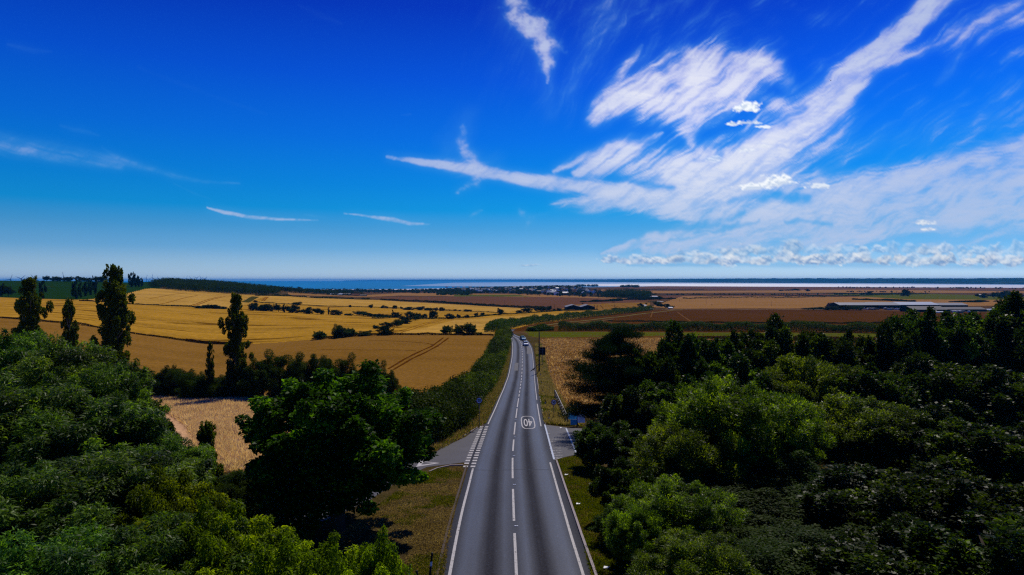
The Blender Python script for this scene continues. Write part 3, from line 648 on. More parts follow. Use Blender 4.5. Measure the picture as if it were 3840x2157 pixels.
# worn give-way marks on the farm entrance
wk = MB()
for (px, py) in [(2064,1648),(2066,1656),(2069,1672),(2071,1682),(2074,1691),(2077,1701),(2081,1709),(2083,1717),(2081,1648),(2083,1656),(2092,1681),(2095,1690),(2098,1699),(2101,1708),(2051,1606),(2053,1614),(2055,1626)]:
    x, y = hit(px, py); wk.poly([(x+a, y+b, float(zroad(x+a, y+b))+.028) for a, b in ((-.26,-.2),(.26,-.2),(.26,.2),(-.26,.2))], M['paintworn'])
# patched trenches in the carriageway
tag(wk.build('worn_markings'), kind='structure')
pk = MB(); m_patch, nt_, b_ = mat('asphalt_patch', (.042,.040,.044), .7, .35)
for pts in ([(1931,1361),(1944,1361),(1942,1390),(1927,1390)], [(1977,1300),(1995,1310),(1997,1327),(1975,1327)]):
    W = [hit(*p) for p in pts]
    for k in range(6):
        a, b = k/6, (k+1)/6; L0 = Vector(W[0])*(1-a)+Vector(W[3])*a; R0 = Vector(W[1])*(1-a)+Vector(W[2])*a; L1 = Vector(W[0])*(1-b)+Vector(W[3])*b; R1 = Vector(W[1])*(1-b)+Vector(W[2])*b
        pk.poly([(q.x, q.y, float(zroad(q.x, q.y))+ZR+.004) for q in (L1, R1, R0, L0)], m_patch)
# transverse surface joint
jy = D_(1900,1763); ribbon_quads(pk, [(x, jy+.1*math.sin(x)) for x in np.linspace(el(jy)-.2, er(jy), 12)], .07, mat('tar_joint', (.006,.006,.007), .5)[0], ZR+.009)
tag(pk.build('road_patches'), kind='structure')
# slotted steel drains of the farm entrance
dk = MB()
ribbon_quads(dk, [hit(2042.9+(2078-2042.9)*t, 1592.5+(1723.8-1592.5)*t) for t in np.linspace(0, 1, 12)], .17, M['drain'], .034)
ribbon_quads(dk, [hit(2123+(2161-2123)*t, 1607+(1699-1607)*t) for t in np.linspace(0, 1, 12)], .17, M['drain'], .03)
ribbon_quads(dk, [hit(2080,1724), hit(2107,1717)], .10, M['paint'], .03)
tag(dk.build('drain_channel'), kind='structure')
# kerbs: real upstands
def kerb(name, pts, wd, h, m):
    mb = MB(); P = [Vector(p) for p in pts]; S1 = []
    for i, p in enumerate(P):
        d = (P[min(i+1, len(P)-1)]-P[max(i-1, 0)]).normalized(); nrm = Vector((-d.y, d.x))*wd/2
        z = float(zroad(p.x, p.y)); a, b = p+nrm, p-nrm
        S1.append([(a.x, a.y, z-.05), (a.x, a.y, z+h), (b.x, b.y, z+h), (b.x, b.y, z-.05)])
    for i in range(len(P)-1):
        for k in range(3): mb.poly([S1[i][k], S1[i+1][k], S1[i+1][k+1], S1[i][k+1]], m)
    tag(mb.build(name), kind='structure')
yy = np.arange(-25, D_(2080,1726), .8); kerb('kerb', list(zip(ex(yy)[2]+.60, yy)), .14, .13, M['kerb'])
yy = np.arange(D_(2042,1592), 160, 1.0); kerb('kerb', list(zip(ex(yy)[2]+.60, yy)), .14, .12, M['kerb'])
yy = np.arange(-25, D_(1742,1742), .8); kerb('kerb', list(zip(ex(yy)[0]-.62, yy)), .13, .045, M['kerbdark'])
yy = np.arange(D_(1800,1600), 150, 1.0); kerb('kerb', list(zip(ex(yy)[0]-.62, yy)), .13, .06, M['kerbdark'])
kerb('kerb', [hit(1790,1604), hit(1745,1632), hit(1700,1656), hit(1640,1688)], .12, .10, M['kerb'])
kerb('kerb', [hit(1737,1745), hit(1690,1746), hit(1640,1757), hit(1610,1770)], .12, .08, M['kerb'])
# elongated 40 roundel, reading towards oncoming traffic
def text_mesh(body, size, m, ext=.0, bold=0.0):
    cu = bpy.data.curves.new('text', 'FONT'); cu.body = body; cu.size = size; cu.extrude = ext; cu.offset = bold; cu.align_x = 'CENTER'; cu.align_y = 'CENTER'; cu.resolution_u = 4
    t = bpy.data.objects.new('text', cu); COL.objects.link(t); bpy.context.view_layer.update()
    me = bpy.data.meshes.new_from_object(t.evaluated_get(bpy.context.evaluated_depsgraph_get())); bpy.data.objects.remove(t)
    me.materials.clear(); me.materials.append(m); return me
ry0, ry1 = D_(1979,1609), D_(1979,1561); rcx = .5*(hit(1954,1586)[0]+hit(2006,1586)[0]); rcy = (ry0+ry1)/2; hx = (hit(2006,1586)[0]-hit(1954,1586)[0])/2; hy = (ry1-ry0)/2
rm = MB(); ring = []
for k in range(48):
    t = 2*math.pi*k/48; c, s = math.cos(t), math.sin(t); e = 2/3.6
    ring.append((math.copysign(abs(c)**e, c), math.copysign(abs(s)**e, s)))
for k in range(48):
    (a, b), (c, d) = ring[k], ring[(k+1) % 48]; q = []
    for (x, y, f1, f2) in ((a, b, hx, hy), (c, d, hx, hy), (c, d, hx-.13, hy-.34), (a, b, hx-.13, hy-.34)):
        X_, Y_ = rcx+x*f1, rcy+y*f2; q.append((X_, Y_, float(zroad(X_, Y_))+ZR+.007))
    rm.poly(q[::-1], M['paint'])
for p in (rm,): tag(p.build('speed_roundel'), kind='structure')
tm = text_mesh('40', 1.0, M['paint'], 0, .01); co = np.array([v.co for v in tm.vertices]); w0 = co[:, 0].max()-co[:, 0].min(); h0 = co[:, 1].max()-co[:, 1].min()
for v in tm.vertices:
    x = -(v.co.x)*(hx*1.25/w0); y = -(v.co.y)*(hy*1.15/h0); v.co = (rcx+x, rcy+y, float(zroad(rcx+x, rcy+y))+ZR+.008)
to = bpy.data.objects.new('speed_numerals', tm); link(to); tag(to, kind='structure')
# cat's eyes
def cats_eye():
    r = empty('road_stud', (0,0,0), 0, 'cat', 'road stud', 'reflecting studs along the centre line')
    a = MB(); a.box((0,0,.012), (.26,.18,.024), mat('stud_casting', (.10,.10,.11), .4, .5, .7)[0]); a.build('casting', r)
    c = MB(); 
    for s in (-1, 1): c.box((s*.055, -.03, .032), (.07,.10,.022), mat('stud_lens', (.8,.85,.9), .15, .8)[0])
    c.build('lens', r); return r
st = cats_eye(); prevm = st
studs = [(1930.5,2120),(1927,1975),(1924.5,1819),(1922,1711),(1928,1640.5),(1933.5,1575.5),(1939,1528),(1945,1490),(1950,1458)]
onum = ['nearest', 'second nearest', 'third nearest', 'fourth nearest', 'fifth', 'sixth', 'seventh', 'eighth', 'ninth']
for i, (px, py) in enumerate(studs[1:]):
    o = st if i == 0 else copy_tree(st); y = D_(px, py); x = float(ex(np.array([y]))[1][0])+(.12 if i < 4 else 0)
    o.location = (x, y, float(zroad(x, y))+ZR); o['label'] = f'reflecting road stud in the gap of the centre line, {onum[i]} from the viewer'
# ================================================================== FOLIAGE
def leaf_mat(name, c1, c2, c3, trans=.45, gloss=.35, rough=.35, huevar=.12):
    gloss *= .16; rough = max(rough, .45); k_ = 1.22; c1, c2, c3 = [tuple(v*k_ for v in c) for c in (c1, c2, c3)]
    m = bpy.data.materials.new(name); m.use_nodes = True; nt = m.node_tree; nt.nodes.clear()
    o = N(nt, 'ShaderNodeOutputMaterial'); p = N(nt, 'ShaderNodeBsdfPrincipled'); t = N(nt, 'ShaderNodeBsdfTranslucent'); ms = N(nt, 'ShaderNodeMixShader')
    a = N(nt, 'ShaderNodeAttribute', attribute_name='tint').outputs['Fac']
    c = ramp(nt, a, [(0, c1), (.5, c2), (1, c3)])
    oi = N(nt, 'ShaderNodeObjectInfo').outputs['Random']
    hs = N(nt, 'ShaderNodeHueSaturation'); nt.links.new(c, hs.inputs['Color'])
    nt.links.new(mth(nt, 'MULTIPLY_ADD', oi, .025, .468), hs.inputs['Hue']); nt.links.new(mth(nt, 'MULTIPLY_ADD', oi, .5, .78), hs.inputs['Value'])
    nt.links.new(hs.outputs[0], p.inputs['Base Color']); p.inputs['Roughness'].default_value = rough; p.inputs['Specular IOR Level'].default_value = gloss
    tcx = mixc(nt, 1.0, hs.outputs[0], (1.9, 1.9, .35) if 'lea' in name or 'foliage' in name or 'needles' in name or 'green' in name else (1.55, 1.52, .62), 'MULTIPLY'); nt.links.new(tcx, t.inputs['Color'])
    ms.inputs[0].default_value = trans; nt.links.new(p.outputs[0], ms.inputs[1]); nt.links.new(t.outputs[0], ms.inputs[2]); nt.links.new(ms.outputs[0], o.inputs[0]); return m
M['oakleaf'] = leaf_mat('oak_leaves', (.005,.020,.001), (.018,.070,.002), (.085,.250,.008), .42, .3, .45)
M['ashleaf'] = leaf_mat('ash_leaves', (.008,.024,.002), (.030,.080,.004), (.120,.250,.018), .45, .9, .42)
M['limeleaf'] = leaf_mat('yellow_green_leaves', (.014,.034,.001), (.062,.112,.001), (.20,.29,.004), .5, .3, .45)
M['willowleaf'] = leaf_mat('willow_leaves', (.010,.026,.001), (.048,.100,.003), (.170,.280,.012), .5, 1.0, .42)
M['mapleleaf'] = leaf_mat('maple_leaves', (.003,.010,.001), (.014,.034,.002), (.075,.145,.008), .42, .8, .42)
M['roadhedge'] = leaf_mat('road_hedge_leaves', (.003,.009,.001), (.015,.034,.002), (.050,.085,.005), .42, .3, .5)
M['needle'] = leaf_mat('pine_needles', (.003,.012,.004), (.005,.018,.005), (.010,.028,.007), .15, .1, .5)
M['hedgeleaf'] = leaf_mat('hedge_leaves', (.008,.022,.002), (.014,.036,.003), (.028,.052,.006), .35, .2, .5)
M['poplarleaf'] = leaf_mat('poplar_leaves', (.014,.028,.003), (.026,.044,.004), (.055,.075,.008), .45, .25, .45)
M['farleaf'] = leaf_mat('far_foliage', (.005,.014,.003), (.009,.021,.004), (.016,.032,.006), .25, .05, .6)
M['drygrass'] = leaf_mat('dry_grass', (.080,.060,.024), (.15,.115,.052), (.27,.215,.115), .45, .0, .9)
M['strawm'] = leaf_mat('straw', (.15,.088,.018), (.48,.33,.11), (.92,.78,.46), .35, .1, .8)
M['greengrass'] = leaf_mat('green_grass', (.020,.035,.002), (.045,.060,.004), (.10,.11,.012), .45, .0, .9)
M['weeds'] = leaf_mat('field_margin_weeds', (.018,.012,.003), (.035,.020,.005), (.06,.035,.010), .3, .0, .9)
M['bark'] = mat('bark', (.055,.042,.032), .95, .1)[0]
M['barkpale'] = mat('pale_bark', (.11,.095,.08), .9, .1)[0]
def unit(v): return v/np.maximum(np.linalg.norm(v, axis=-1, keepdims=True), 1e-9)
def leaves_mesh(name, C, A, Nn, L, W, m, tint, fold=.18):
    """a mesh of folded diamond leaves: centre C, long axis A, face normal N"""
    A = unit(A); B = unit(np.cross(Nn, A)); Nn = np.cross(A, B); L = np.broadcast_to(L, (len(C),))[:, None]; W = np.broadcast_to(W, (len(C),))[:, None]
    p0 = C-A*L/2; p2 = C+A*L/2+Nn*L*-fold; p1 = C+B*W/2+Nn*W*fold; p3 = C-B*W/2+Nn*W*fold
    V = np.stack([p0, p1, p2, p3], 1).reshape(-1, 3); Q = np.arange(len(V)).reshape(-1, 4)
    return mesh_np(name, V, Q, m, attrs={'tint': ('FACE', 'FLOAT', np.clip(tint, 0, 1))})
def rdir(n, r): return unit(r.normal(size=(n, 3)))
def clump_leaves(cl, per, r, up=.25, shell=.55, elong=None):
    """cl (k,6): centre, radii -> centres, outward normals, clump index"""
    k = len(cl); wgt = (cl[:, 3]*cl[:, 4]*cl[:, 5])**(2/3.); wgt = wgt/wgt.sum(); idx = r.choice(k, size=int(per), p=wgt)
    d = rdir(len(idx), r); rad = shell+(1-shell)*r.random(len(idx))**.5; rad = np.where(r.random(len(idx)) < .12, rad*1.22, rad)
    c = cl[idx, :3]+d*cl[idx, 3:6]*rad[:, None]; return c, d, idx
def crown_mesh(name, cl, n, L, W, m, seed, up=.5, droop=0.0, tipup=0.0, shell=.5, jit=.6):
    r = np.random.default_rng(seed); C, d, idx = clump_leaves(cl, n, r, shell=shell)
    C = C+r.normal(size=C.shape)*cl[:, 3:6].mean()*.10
    Nn = unit(d*.5+np.array([0, 0, up])+rdir(len(C), r)*jit)
    A = unit(d+rdir(len(C), r)*.8+np.array([0, 0, tipup-droop])); 
    s = .75+.5*r.random(len(C)); ct = r.random(len(cl)); tint = (.55*ct[idx]+.45*r.random(len(C)))**1.35
    return leaves_mesh(name, C, A, Nn, L*s, W*s, m, tint)
def limbs(name, H, r0, tips, m, seed, trunk_top=.5, lean=(0, 0)):
    rr = random.Random(seed); mb = MB(); tt = H*trunk_top
    mb.tube([(0,0,-.4), (lean[0]*.2, lean[1]*.2, tt*.35), (lean[0]*.6, lean[1]*.6, tt*.7), (lean[0], lean[1], tt)], [r0*1.35, r0, r0*.8, r0*.6], m, 8)
    for (x, y, z, *_) in tips:
        t = rr.uniform(.35, 1.0); b = Vector((lean[0]*t, lean[1]*t, tt*t)); e = Vector((x, y, z)); mid = b.lerp(e, .5)+Vector((rr.uniform(-.3,.3), rr.uniform(-.3,.3), (e-b).length*.12))
        mb.tube([b, mid, e], [r0*.42, r0*.24, r0*.07], m, 5)
    return mb.mesh(name, True)
def ell_clumps(k, rx, ry, rz, zc, cr, seed, bottom=-1.0, shell=.5, squash=.8, ragged=.42):
    """clump centres and radii; the envelope is lobed so that no two sides are alike"""
    r = np.random.default_rng(seed); out = []; lob = unit(r.normal(size=(9, 3))); la = r.uniform(-.5, 1.0, 9)
    while len(out) < k:
        d = unit(r.normal(size=3)); q = shell+(1.08-shell)*r.random()**.8
        if d[2] < bottom: continue
        env = 1+ragged*float((la*np.clip(lob@d, 0, 1)**5).sum()); env = min(max(env, .62), 1.22)
        c = np.array([d[0]*rx*q*env, d[1]*ry*q*env, zc+d[2]*rz*q*min(env, 1.08)]); s = cr*math.exp(r.normal()*.34)*(1.15-.35*q)
        out.append([*c, s, s, s*squash])
        if r.random() < .35:      # a shoot beyond the clump
            e = unit(d+np.array([0, 0, .5])); s2 = s*.5; out.append([*(c+e*s*1.15), s2, s2, s2*squash*1.3])
    return np.array(out)
PROTO = {}
def make_proto(kind, crown, trunk): PROTO[kind] = (crown, trunk)
# unit trees are 10 m wide and 10 m tall
def big(kind, seed, leafm, n, L, W, k=70, cr=1.25, bottom=-.75, up=.5, droop=0, tipup=0, squash=.8, zc=5.6, rz=3.9, jit=.6, ragged=.36):
    cl = ell_clumps(k, 4.1, 4.1, rz, zc, cr, seed, bottom, .55, squash, ragged); r = np.random.default_rng(seed+1)
    core = ell_clumps(10, 2.2, 2.2, 2.4, zc-.3, 1.6, seed+2, -1, .2)
    cl2 = np.vstack([cl, core]); 
    make_proto(kind, crown_mesh(kind+'_crown', cl2, n, L, W, leafm, seed+3, up, droop, tipup, .45, jit), limbs(kind+'_trunk', 10, .30, cl[r.choice(len(cl), 26)], M['bark'], seed, .5))
big('oak', 11, M['oakleaf'], 85000, .25, .16, k=210, cr=.72, ragged=.10, bottom=-.85)
big('ash', 21, M['ashleaf'], 75000, .34, .085, k=190, cr=.74, droop=.25, bottom=-.6)
big('ash2', 24, M['ashleaf'], 75000, .34, .085, k=150, cr=.85, droop=.25, bottom=-.6)
big('lime', 31, M['limeleaf'], 52000, .28, .10, k=130, cr=.75, droop=.7, bottom=-.5)
big('willow', 41, M['willowleaf'], 72000, .32, .07, k=210, cr=.60, tipup=.7, squash=1.35, bottom=-.6)
big('willow2', 44, M['willowleaf'], 72000, .32, .07, k=170, cr=.66, tipup=.7, squash=1.35, bottom=-.6)
big('maple', 51, M['mapleleaf'], 70000, .28, .18, k=190, cr=.64, squash=1.5, tipup=.6, bottom=-.9)
big('maple2', 54, M['mapleleaf'], 70000, .28, .18, k=150, cr=.70, squash=1.6, tipup=.6, bottom=-.9, ragged=.5)
big('shrub', 61, M['hedgeleaf'], 60000, .22, .13, k=90, cr=1.1, bottom=-.9, zc=4.6, rz=4.4)
big('shrub2', 64, M['hedgeleaf'], 60000, .22, .13, k=60, cr=1.4, bottom=-.9, zc=4.4, rz=4.4)
# poplars: 5 m wide, 10 m tall units
def poplar(kind, seed, dens):
    r = np.random.default_rng(seed); cl = []; ph = r.random(6)*6.28
    def rad(t, a): return 2.15*(min(1, (t+.10)/.22))*min(1, ((1.02-t)/.34))**.75*(.82+.20*math.sin(t*9+ph[0]+a)+.14*math.sin(t*21+ph[1]+2*a))
    k = 0
    while k < int(150*dens):
        t = r.random(); a = r.random()*6.28; z = .7+9.0*t; q = rad(t, a)*(.30+.70*r.random()**.7)
        s = (.20+.34*r.random())*(1-t*.30); cl.append([math.cos(a)*q, math.sin(a)*q, z+q*.3, s, s, s*1.25]); k += 1
    for j in range(14):
        z = .8+8.6*j/13; s = .45*(1-.5*j/13); cl.append([r.normal()*.3, r.normal()*.3, z, s, s, s*1.4])
    for j in range(5): cl.append([r.normal()*.30, r.normal()*.30, 9.3+.13*j, .14, .14, .34])
    for c_ in list(cl[:-19]):
        cl.insert(0, [c_[0]*.55, c_[1]*.55, c_[2]-.35, c_[3]*.6, c_[4]*.6, c_[5]*.9])
    cl = np.array(cl); tips = cl[r.choice(len(cl)-19, 34)]
    mb = MB(); mb.tube([(0,0,-.5), (.03,.05,3), (-.04,0,6), (.02,0,9.3)], [.20,.15,.10,.03], M['barkpale'], 8)
    for x, y, z, *_ in tips:
        b = Vector((0, 0, max(.5, z-1.8))); mb.tube([b, b.lerp(Vector((x,y,z)), .5)+Vector((x*.18,y*.18,-.1)), (x, y, z)], [.06,.04,.012], M['barkpale'], 5)
    make_proto(kind, crown_mesh(kind+'_crown', cl, int(46000*dens), .19, .13, M['poplarleaf'], seed+3, .4, 0, .4, .35), mb.mesh(kind+'_trunk', True))
poplar('poplar', 71, .85); poplar('poplar2', 72, .62); poplar('poplar3', 75, .68)
# pine: layered plates
def pine():
    r = np.random.default_rng(81); cl = []; tips = []
    for lv in range(11):
        z = 1.8+lv*.76; reach = (4.6*(1-(lv/10.5))**.6+.7)*(.6+.6*r.random())
        for k in range(9 if lv < 9 else 5):
            a = r.random()*6.28; q = reach*(.6+.4*r.random()); zz = z+r.normal()*.12+q*.10
            tips.append([math.cos(a)*q, math.sin(a)*q, zz])
            for f in (.4, .6, .8, 1.0):
                s = .50+.35*r.random(); cl.append([math.cos(a)*q*f+r.normal()*.2, math.sin(a)*q*f+r.normal()*.2, zz-(1-f)*q*.12+r.normal()*.12, s, s, .26+.22*r.random()])
    for z in (8.9, 9.3, 9.7): cl.append([.05, .02, z, .3, .3, .35])
    cl = np.array(cl); mb = MB(); mb.tube([(0,0,-.4), (.1,0,4), (0,.05,9.6)], [.24,.17,.03], M['bark'], 8)
    for x, y, z in tips: mb.tube([(0,0,z-.35), (x*.5, y*.5, z-.15), (x, y, z)], [.06,.04,.012], M['bark'], 5)
    make_proto('pine', crown_mesh('pine_crown', cl, 150000, .20, .035, M['needle'], 83, .3, 0, .9, .1, 1.0), mb.mesh('pine_trunk', True))
pine()
# small low-count trees and bushes for far away (unit 10 x 10 m)
def far_proto(kind, seed, n, L, rz=3.9, zc=5.2, k=26, cr=1.7, bottom=-1):
    cl = ell_clumps(k, 3.7, 3.7, rz, zc, cr, seed, bottom, .35); mb = MB(); mb.tube([(0,0,-1), (0,0,6)], [.35,.2], M['bark'], 5)
    make_proto(kind, crown_mesh(kind+'_crown', cl, n, L, L*.8, M['farleaf'], seed+3, .5, 0, 0, .3), mb.mesh(kind+'_trunk'))
far_proto('fartree', 91, 4200, .55); far_proto('fartree2', 94, 4200, .55, k=18, cr=2.1); far_proto('farbush', 97, 3800, .6, 4.5, 3.9, 30, 1.7)
far_proto('farpoplar', 99, 3000, .6, 4.4, 5.0, 20, 1.5)

def plant(name, kind, x, y, width, height, label, cat, group=None, rz=None, sink=.0, unitw=10.0, rot=True, parts=('crown', 'trunk')):
    z = float(zg(x, y)) if y > 4 else 31.3
    o = empty(name, (x, y, z-sink), random.uniform(0, 6.28) if rz is None else rz, label, cat, group)
    s = width/unitw; o.scale = (s, s, height/10.0); cr, tr = PROTO[kind]
    c = bpy.data.objects.new('crown' if cat != 'hedge' else 'foliage', cr); link(c, o)
    t = bpy.data.objects.new('trunk', tr); link(t, o); return o
def topped(px_u, top_y, D, width, kind, label, cat='tree', name=None, group=None, over=.97, **k):
    """stand a tree at column px_u (1024-wide), depth D, so tall that its top is seen at row top_y"""
    x = D*(px_u-CU)/F; z = float(zg(x, D)); h = (ZC-(top_y-CY)*D/F-z)/over
    return plant(name or cat.replace(' ', '_'), kind, x, D, width, h, label, cat, group, **k)
G_L, G_R = 'trees of the copse left of the road', 'trees of the wood right of the road'
for u, ty, D, wd, kd, nm, lb in [
  (18,334,64,13,'ash','ash_tree','dark feathery ash at the far left edge, tallest of the left copse'),
  (78,351,58,11,'ash2','ash_tree','ash with a ragged top standing below the two left poplars'),
  (108,366,54,8.5,'ash','ash_tree','broad green ash below the tallest poplar'),
  (22,392,42,12,'ash2','ash_tree','ash with silvery leaves filling the left edge at mid height'),
  (98,402,43,11,'ash','ash_tree','wide silvery green ash in the middle of the left copse'),
  (138,410,47,5.4,'maple','field_maple','dark rounded maple bordering the small wheat field'),
  (206,424,43,5.4,'poplar2','field_maple','slim dark maple with loose sprays over the small wheat field'),
  (166,446,38,5.6,'ash2','ash_tree','dim ash under the slim maple at the copse edge'),
  (40,470,31,9.5,'ash','ash_tree','near ash with hanging silvery sprays, lower left'),
  (118,462,33,9,'ash2','ash_tree','near ash hiding the ground left of the yellow green tree'),
  (180,484,29,5.0,'lime','cherry_tree','yellow green tree with drooping leaves, uppermost of the bright ones'),
  (238,520,25,5.4,'lime','cherry_tree','bright yellow green tree at the bottom edge left of the oak'),
  (292,541,24,4.4,'lime','cherry_tree','low yellow green tree reaching its branches below the oak'),
  (364,556,22,3.4,'lime','cherry_tree','yellow green branches at the bottom edge closest to the grass verge'),
  (150,534,24,6.5,'ash','ash_tree','closest ash at the bottom edge beside the yellow green trees'),
  (60,546,23,7.5,'ash2','ash_tree','closest ash in the bottom left corner')]:
    topped(u, ty, D, wd, kd, lb, 'tree', nm, G_L)
topped(338, 381, 40, 12.4, 'oak', 'round dark oak standing alone between the side road and the main road', 'tree', 'oak_tree')
topped(255, 462, 44, 6.0, 'shrub', 'dark bush left of the lone oak beside the side road', 'bush', 'bush', sink=.4)
topped(231, 478, 42, 4.0, 'shrub2', 'low dark bush between the yellow green tree and the oak', 'bush', 'bush', sink=.4)
topped(621, 331, 76, 14.5, 'pine', 'black layered pine rising above the wood beside the stubble field', 'tree', 'pine_tree', over=.99, rz=1.2)
for u, ty, D, wd, kd, nm, lb in [
  (652,352,74,7.9,'maple','field_maple','dark maple just right of the pine'),
  (692,334,82,11.1,'maple2','field_maple','maple with a spiky top, first of the back row right of the pine'),
  (742,337,86,12.3,'maple','field_maple','maple in the back row below the distant field hedge'),
  (793,327,90,11.7,'maple2','field_maple','tall maple breaking the line of the distant field hedge'),
  (838,336,88,11.7,'maple','field_maple','round topped maple in the back row left of the bare gap'),
  (884,332,88,10.4,'maple2','field_maple','narrow maple in the back row beside the bare gap'),
  (930,314,98,15.6,'maple','field_maple','large dark tree in front of the long farm sheds'),
  (985,308,104,18.2,'maple2','field_maple','tallest dark tree of the wood at the right edge'),
  (1035,300,98,18.2,'maple','field_maple','dark tree cut by the right edge of the picture below the scrap yard'),
  (632,392,64,8.4,'maple2','field_maple','dark maple below the pine facing the farm entrance'),
  (680,382,64,10.4,'maple','field_maple','mid green maple behind the bright willow, left one'),
  (735,366,70,11.7,'maple2','field_maple','mid green maple behind the bright willow, right one'),
  (800,362,70,12.3,'willow','willow_tree','upright willow in the middle of the wood with yellow tips'),
  (862,370,68,13.0,'maple','field_maple','maple with a flat top in the middle of the wood'),
  (930,362,76,14.3,'maple2','field_maple','broad dim maple below the large dark tree'),
  (1004,372,66,14.3,'maple','field_maple','dim maple at the right edge half way up the wood'),
  (722,386,50,11.2,'willow','willow_tree','bright yellow green willow, tallest in the front of the wood'),
  (775,398,52,8.6,'willow2','willow_tree','bright willow leaning on the right side of the tallest willow'),
  (690,430,46,8.1,'willow2','willow_tree','lower bright willow on the left flank of the tallest willow'),
  (850,402,54,11.7,'willow','willow_tree','fine leaved willow right of the dark hollow'),
  (925,418,50,11.7,'maple2','field_maple','silvery maple right of the fine leaved willow'),
  (1005,428,44,12.3,'maple','field_maple','silvery maple at the right edge above the corner'),
  (610,424,57,6.7,'maple','field_maple','dark bushy maple hiding the far side of the farm entrance'),
  (630,468,42,4.6,'maple2','field_maple','dark maple leaning over the verge beside the farm entrance'),
  (632,500,38,4.2,'shrub','hawthorn','black hawthorn at the verge below the farm entrance'),
  (672,484,36,6.8,'willow','willow_tree','bright feathery willow near the bottom right of the road'),
  (644,510,34,4.0,'willow2','willow_tree','small bright willow closest to the kerb'),
  (690,545,29,6.0,'willow','willow_tree','low willow at the bottom edge right of the road'),
  (745,490,41,9.5,'shrub','hawthorn','dark leaved undergrowth standing in for shade in the centre of the wood'),  # low dark bushes added to stand in for black shade inside the wood
  (806,486,42,10,'shrub2','hawthorn','dark leaved undergrowth standing in for shade in the hollow between the willows'),
  (775,452,47,9.0,'shrub','hawthorn','dark undergrowth below the bright willow leaning right'),
  (880,474,38,11.1,'maple2','field_maple','brownish maple with ragged shoots in the lower right'),
  (960,480,34,10.4,'maple','field_maple','near maple with pale twigs in the lower right'),
  (838,536,32,9.5,'shrub','hawthorn','dark leaved undergrowth standing in for shade at the right of the dark hollow'),
  (910,540,28,9.1,'maple','field_maple','nearest maple at the bottom edge of the wood'),
  (1000,530,27,9.8,'maple2','field_maple','nearest maple in the bottom right corner'),
  (765,548,30,8.0,'shrub2','hawthorn','dark leaved undergrowth standing in for shade at the bottom edge of the wood')]:
    topped(u, ty, D, wd, kd, lb, 'tree' if 'haw' not in nm else 'bush', nm, G_R)
# the four poplars standing in the field hedge, and a dead leader beside the fourth
for u, ty, wd, kd, lb in [(29,281,6.8,'poplar3','ragged poplar second from the left edge, its pale trunk showing'),
                          (69,301,4.4,'poplar2','thin poplar with a bare upper stem, smallest of the four'),
                          (114,270,7.6,'poplar','tallest poplar, its crown breaking the horizon'),
                          (236,297,5.6,'poplar3','poplar standing alone right of the others in the field hedge')]:
    topped(u, ty, 113, wd, kd, lb, 'tree', 'poplar_tree', 'poplars in the field hedge', unitw=5.0)
topped(210, 343, 112, 2.0, 'poplar2', 'spindly dying poplar sapling left of the lone poplar', 'tree', 'poplar_tree', 'poplars in the field hedge', unitw=5.0)
# big shrubs of that hedge
for i, (px, ty, wd) in enumerate([(470,1400,7.5),(560,1385,6.5),(645,1366,7),(730,1385,6),(805,1400,6),(890,1372,6),(985,1335,7.5),(1085,1322,7.5),(1185,1327,7.5),(1262,1337,6),(1330,1372,5.5),(1400,1355,5),(1455,1385,4.5)]):
    topped(px/S, ty/S, 112+(i % 3)*1.5, wd, ('shrub', 'shrub2')[i % 2], ['first','second','third','fourth','fifth','sixth','seventh','eighth','ninth','tenth','eleventh','twelfth','thirteenth'][i]+' dark hawthorn from the left in the hedge below the poplars', 'bush', 'hawthorn', 'hawthorns of the field hedge', sink=.5)

# ---- hedges: leafy mass along a path, one object each
def path_pts(pts, step):
    P = [Vector(p) for p in pts]; o = []
    for a, b in zip(P[:-1], P[1:]):
        n = max(1, int((b-a).length/step)); o += [a+(b-a)*(k/n) for k in range(n)]
    return np.array([(p.x, p.y) for p in o+[P[-1]]])
def hedge(name, pts, h, wd, n, L, m, label, cat='hedge', group=None, seed=1, rough=.45, world=False, wave=6.0, kind=None, lo=.0):
    r = np.random.default_rng(seed); W = pts if world else [hit(*p) for p in pts]
    P = path_pts(W, .5 if h > 1.5 else 2.0); d = np.gradient(P, axis=0); d = d/np.maximum(np.linalg.norm(d, axis=1, keepdims=True), 1e-6); nr = np.stack([-d[:, 1], d[:, 0]], 1)
    i = r.integers(0, len(P)-1, n); fr = r.random(n); s = (i+fr)*(.5 if h > 1.5 else 2.0)
    hh = h*(1-rough/2+rough*(fbm(s/wave, s*0+seed, 3, seed)-.35)*1.6)
    a = r.random(n)*math.pi*.999; q = np.where(r.random(n) < .75, .80+.25*r.random(n), r.random(n)**.5)
    bump_ = .78+.5*fbm(s/2.2, a*2.2, 3, seed+3)
    off = np.cos(a)*wd/2*q*bump_; zz = (np.abs(np.sin(a))**.6)*hh*q*bump_
    zz = np.maximum(zz, lo*r.random(n))
    bx = P[i, 0]*(1-fr)+P[i+1, 0]*fr; by_ = P[i, 1]*(1-fr)+P[i+1, 1]*fr
    x = bx+nr[i, 0]*off+r.normal(size=n)*.3; y = by_+nr[i, 1]*off+r.normal(size=n)*.3
    C = np.stack([x, y, zg(x, y)+zz], 1)
    dd = np.stack([nr[i, 0]*np.cos(a), nr[i, 1]*np.cos(a), np.sin(a)], 1)
    Nn = unit(dd*.6+rdir(n, r)*.7+np.array([0,0,.3])); A = unit(rdir(n, r)+dd*.5+np.array([0,0,.2]))
    s_ = .7+.6*r.random(n); o = bpy.data.objects.new(name, leaves_mesh(name, C, A, Nn, L*s_, L*.62*s_, m, .75*np.clip((fbm(s/4, a*2, 3, seed+8)-.25)*2, 0, 1)+.35*r.random(n)-.05)); link(o)
    return tag(o, label, cat if kind is None else None, group, kind)
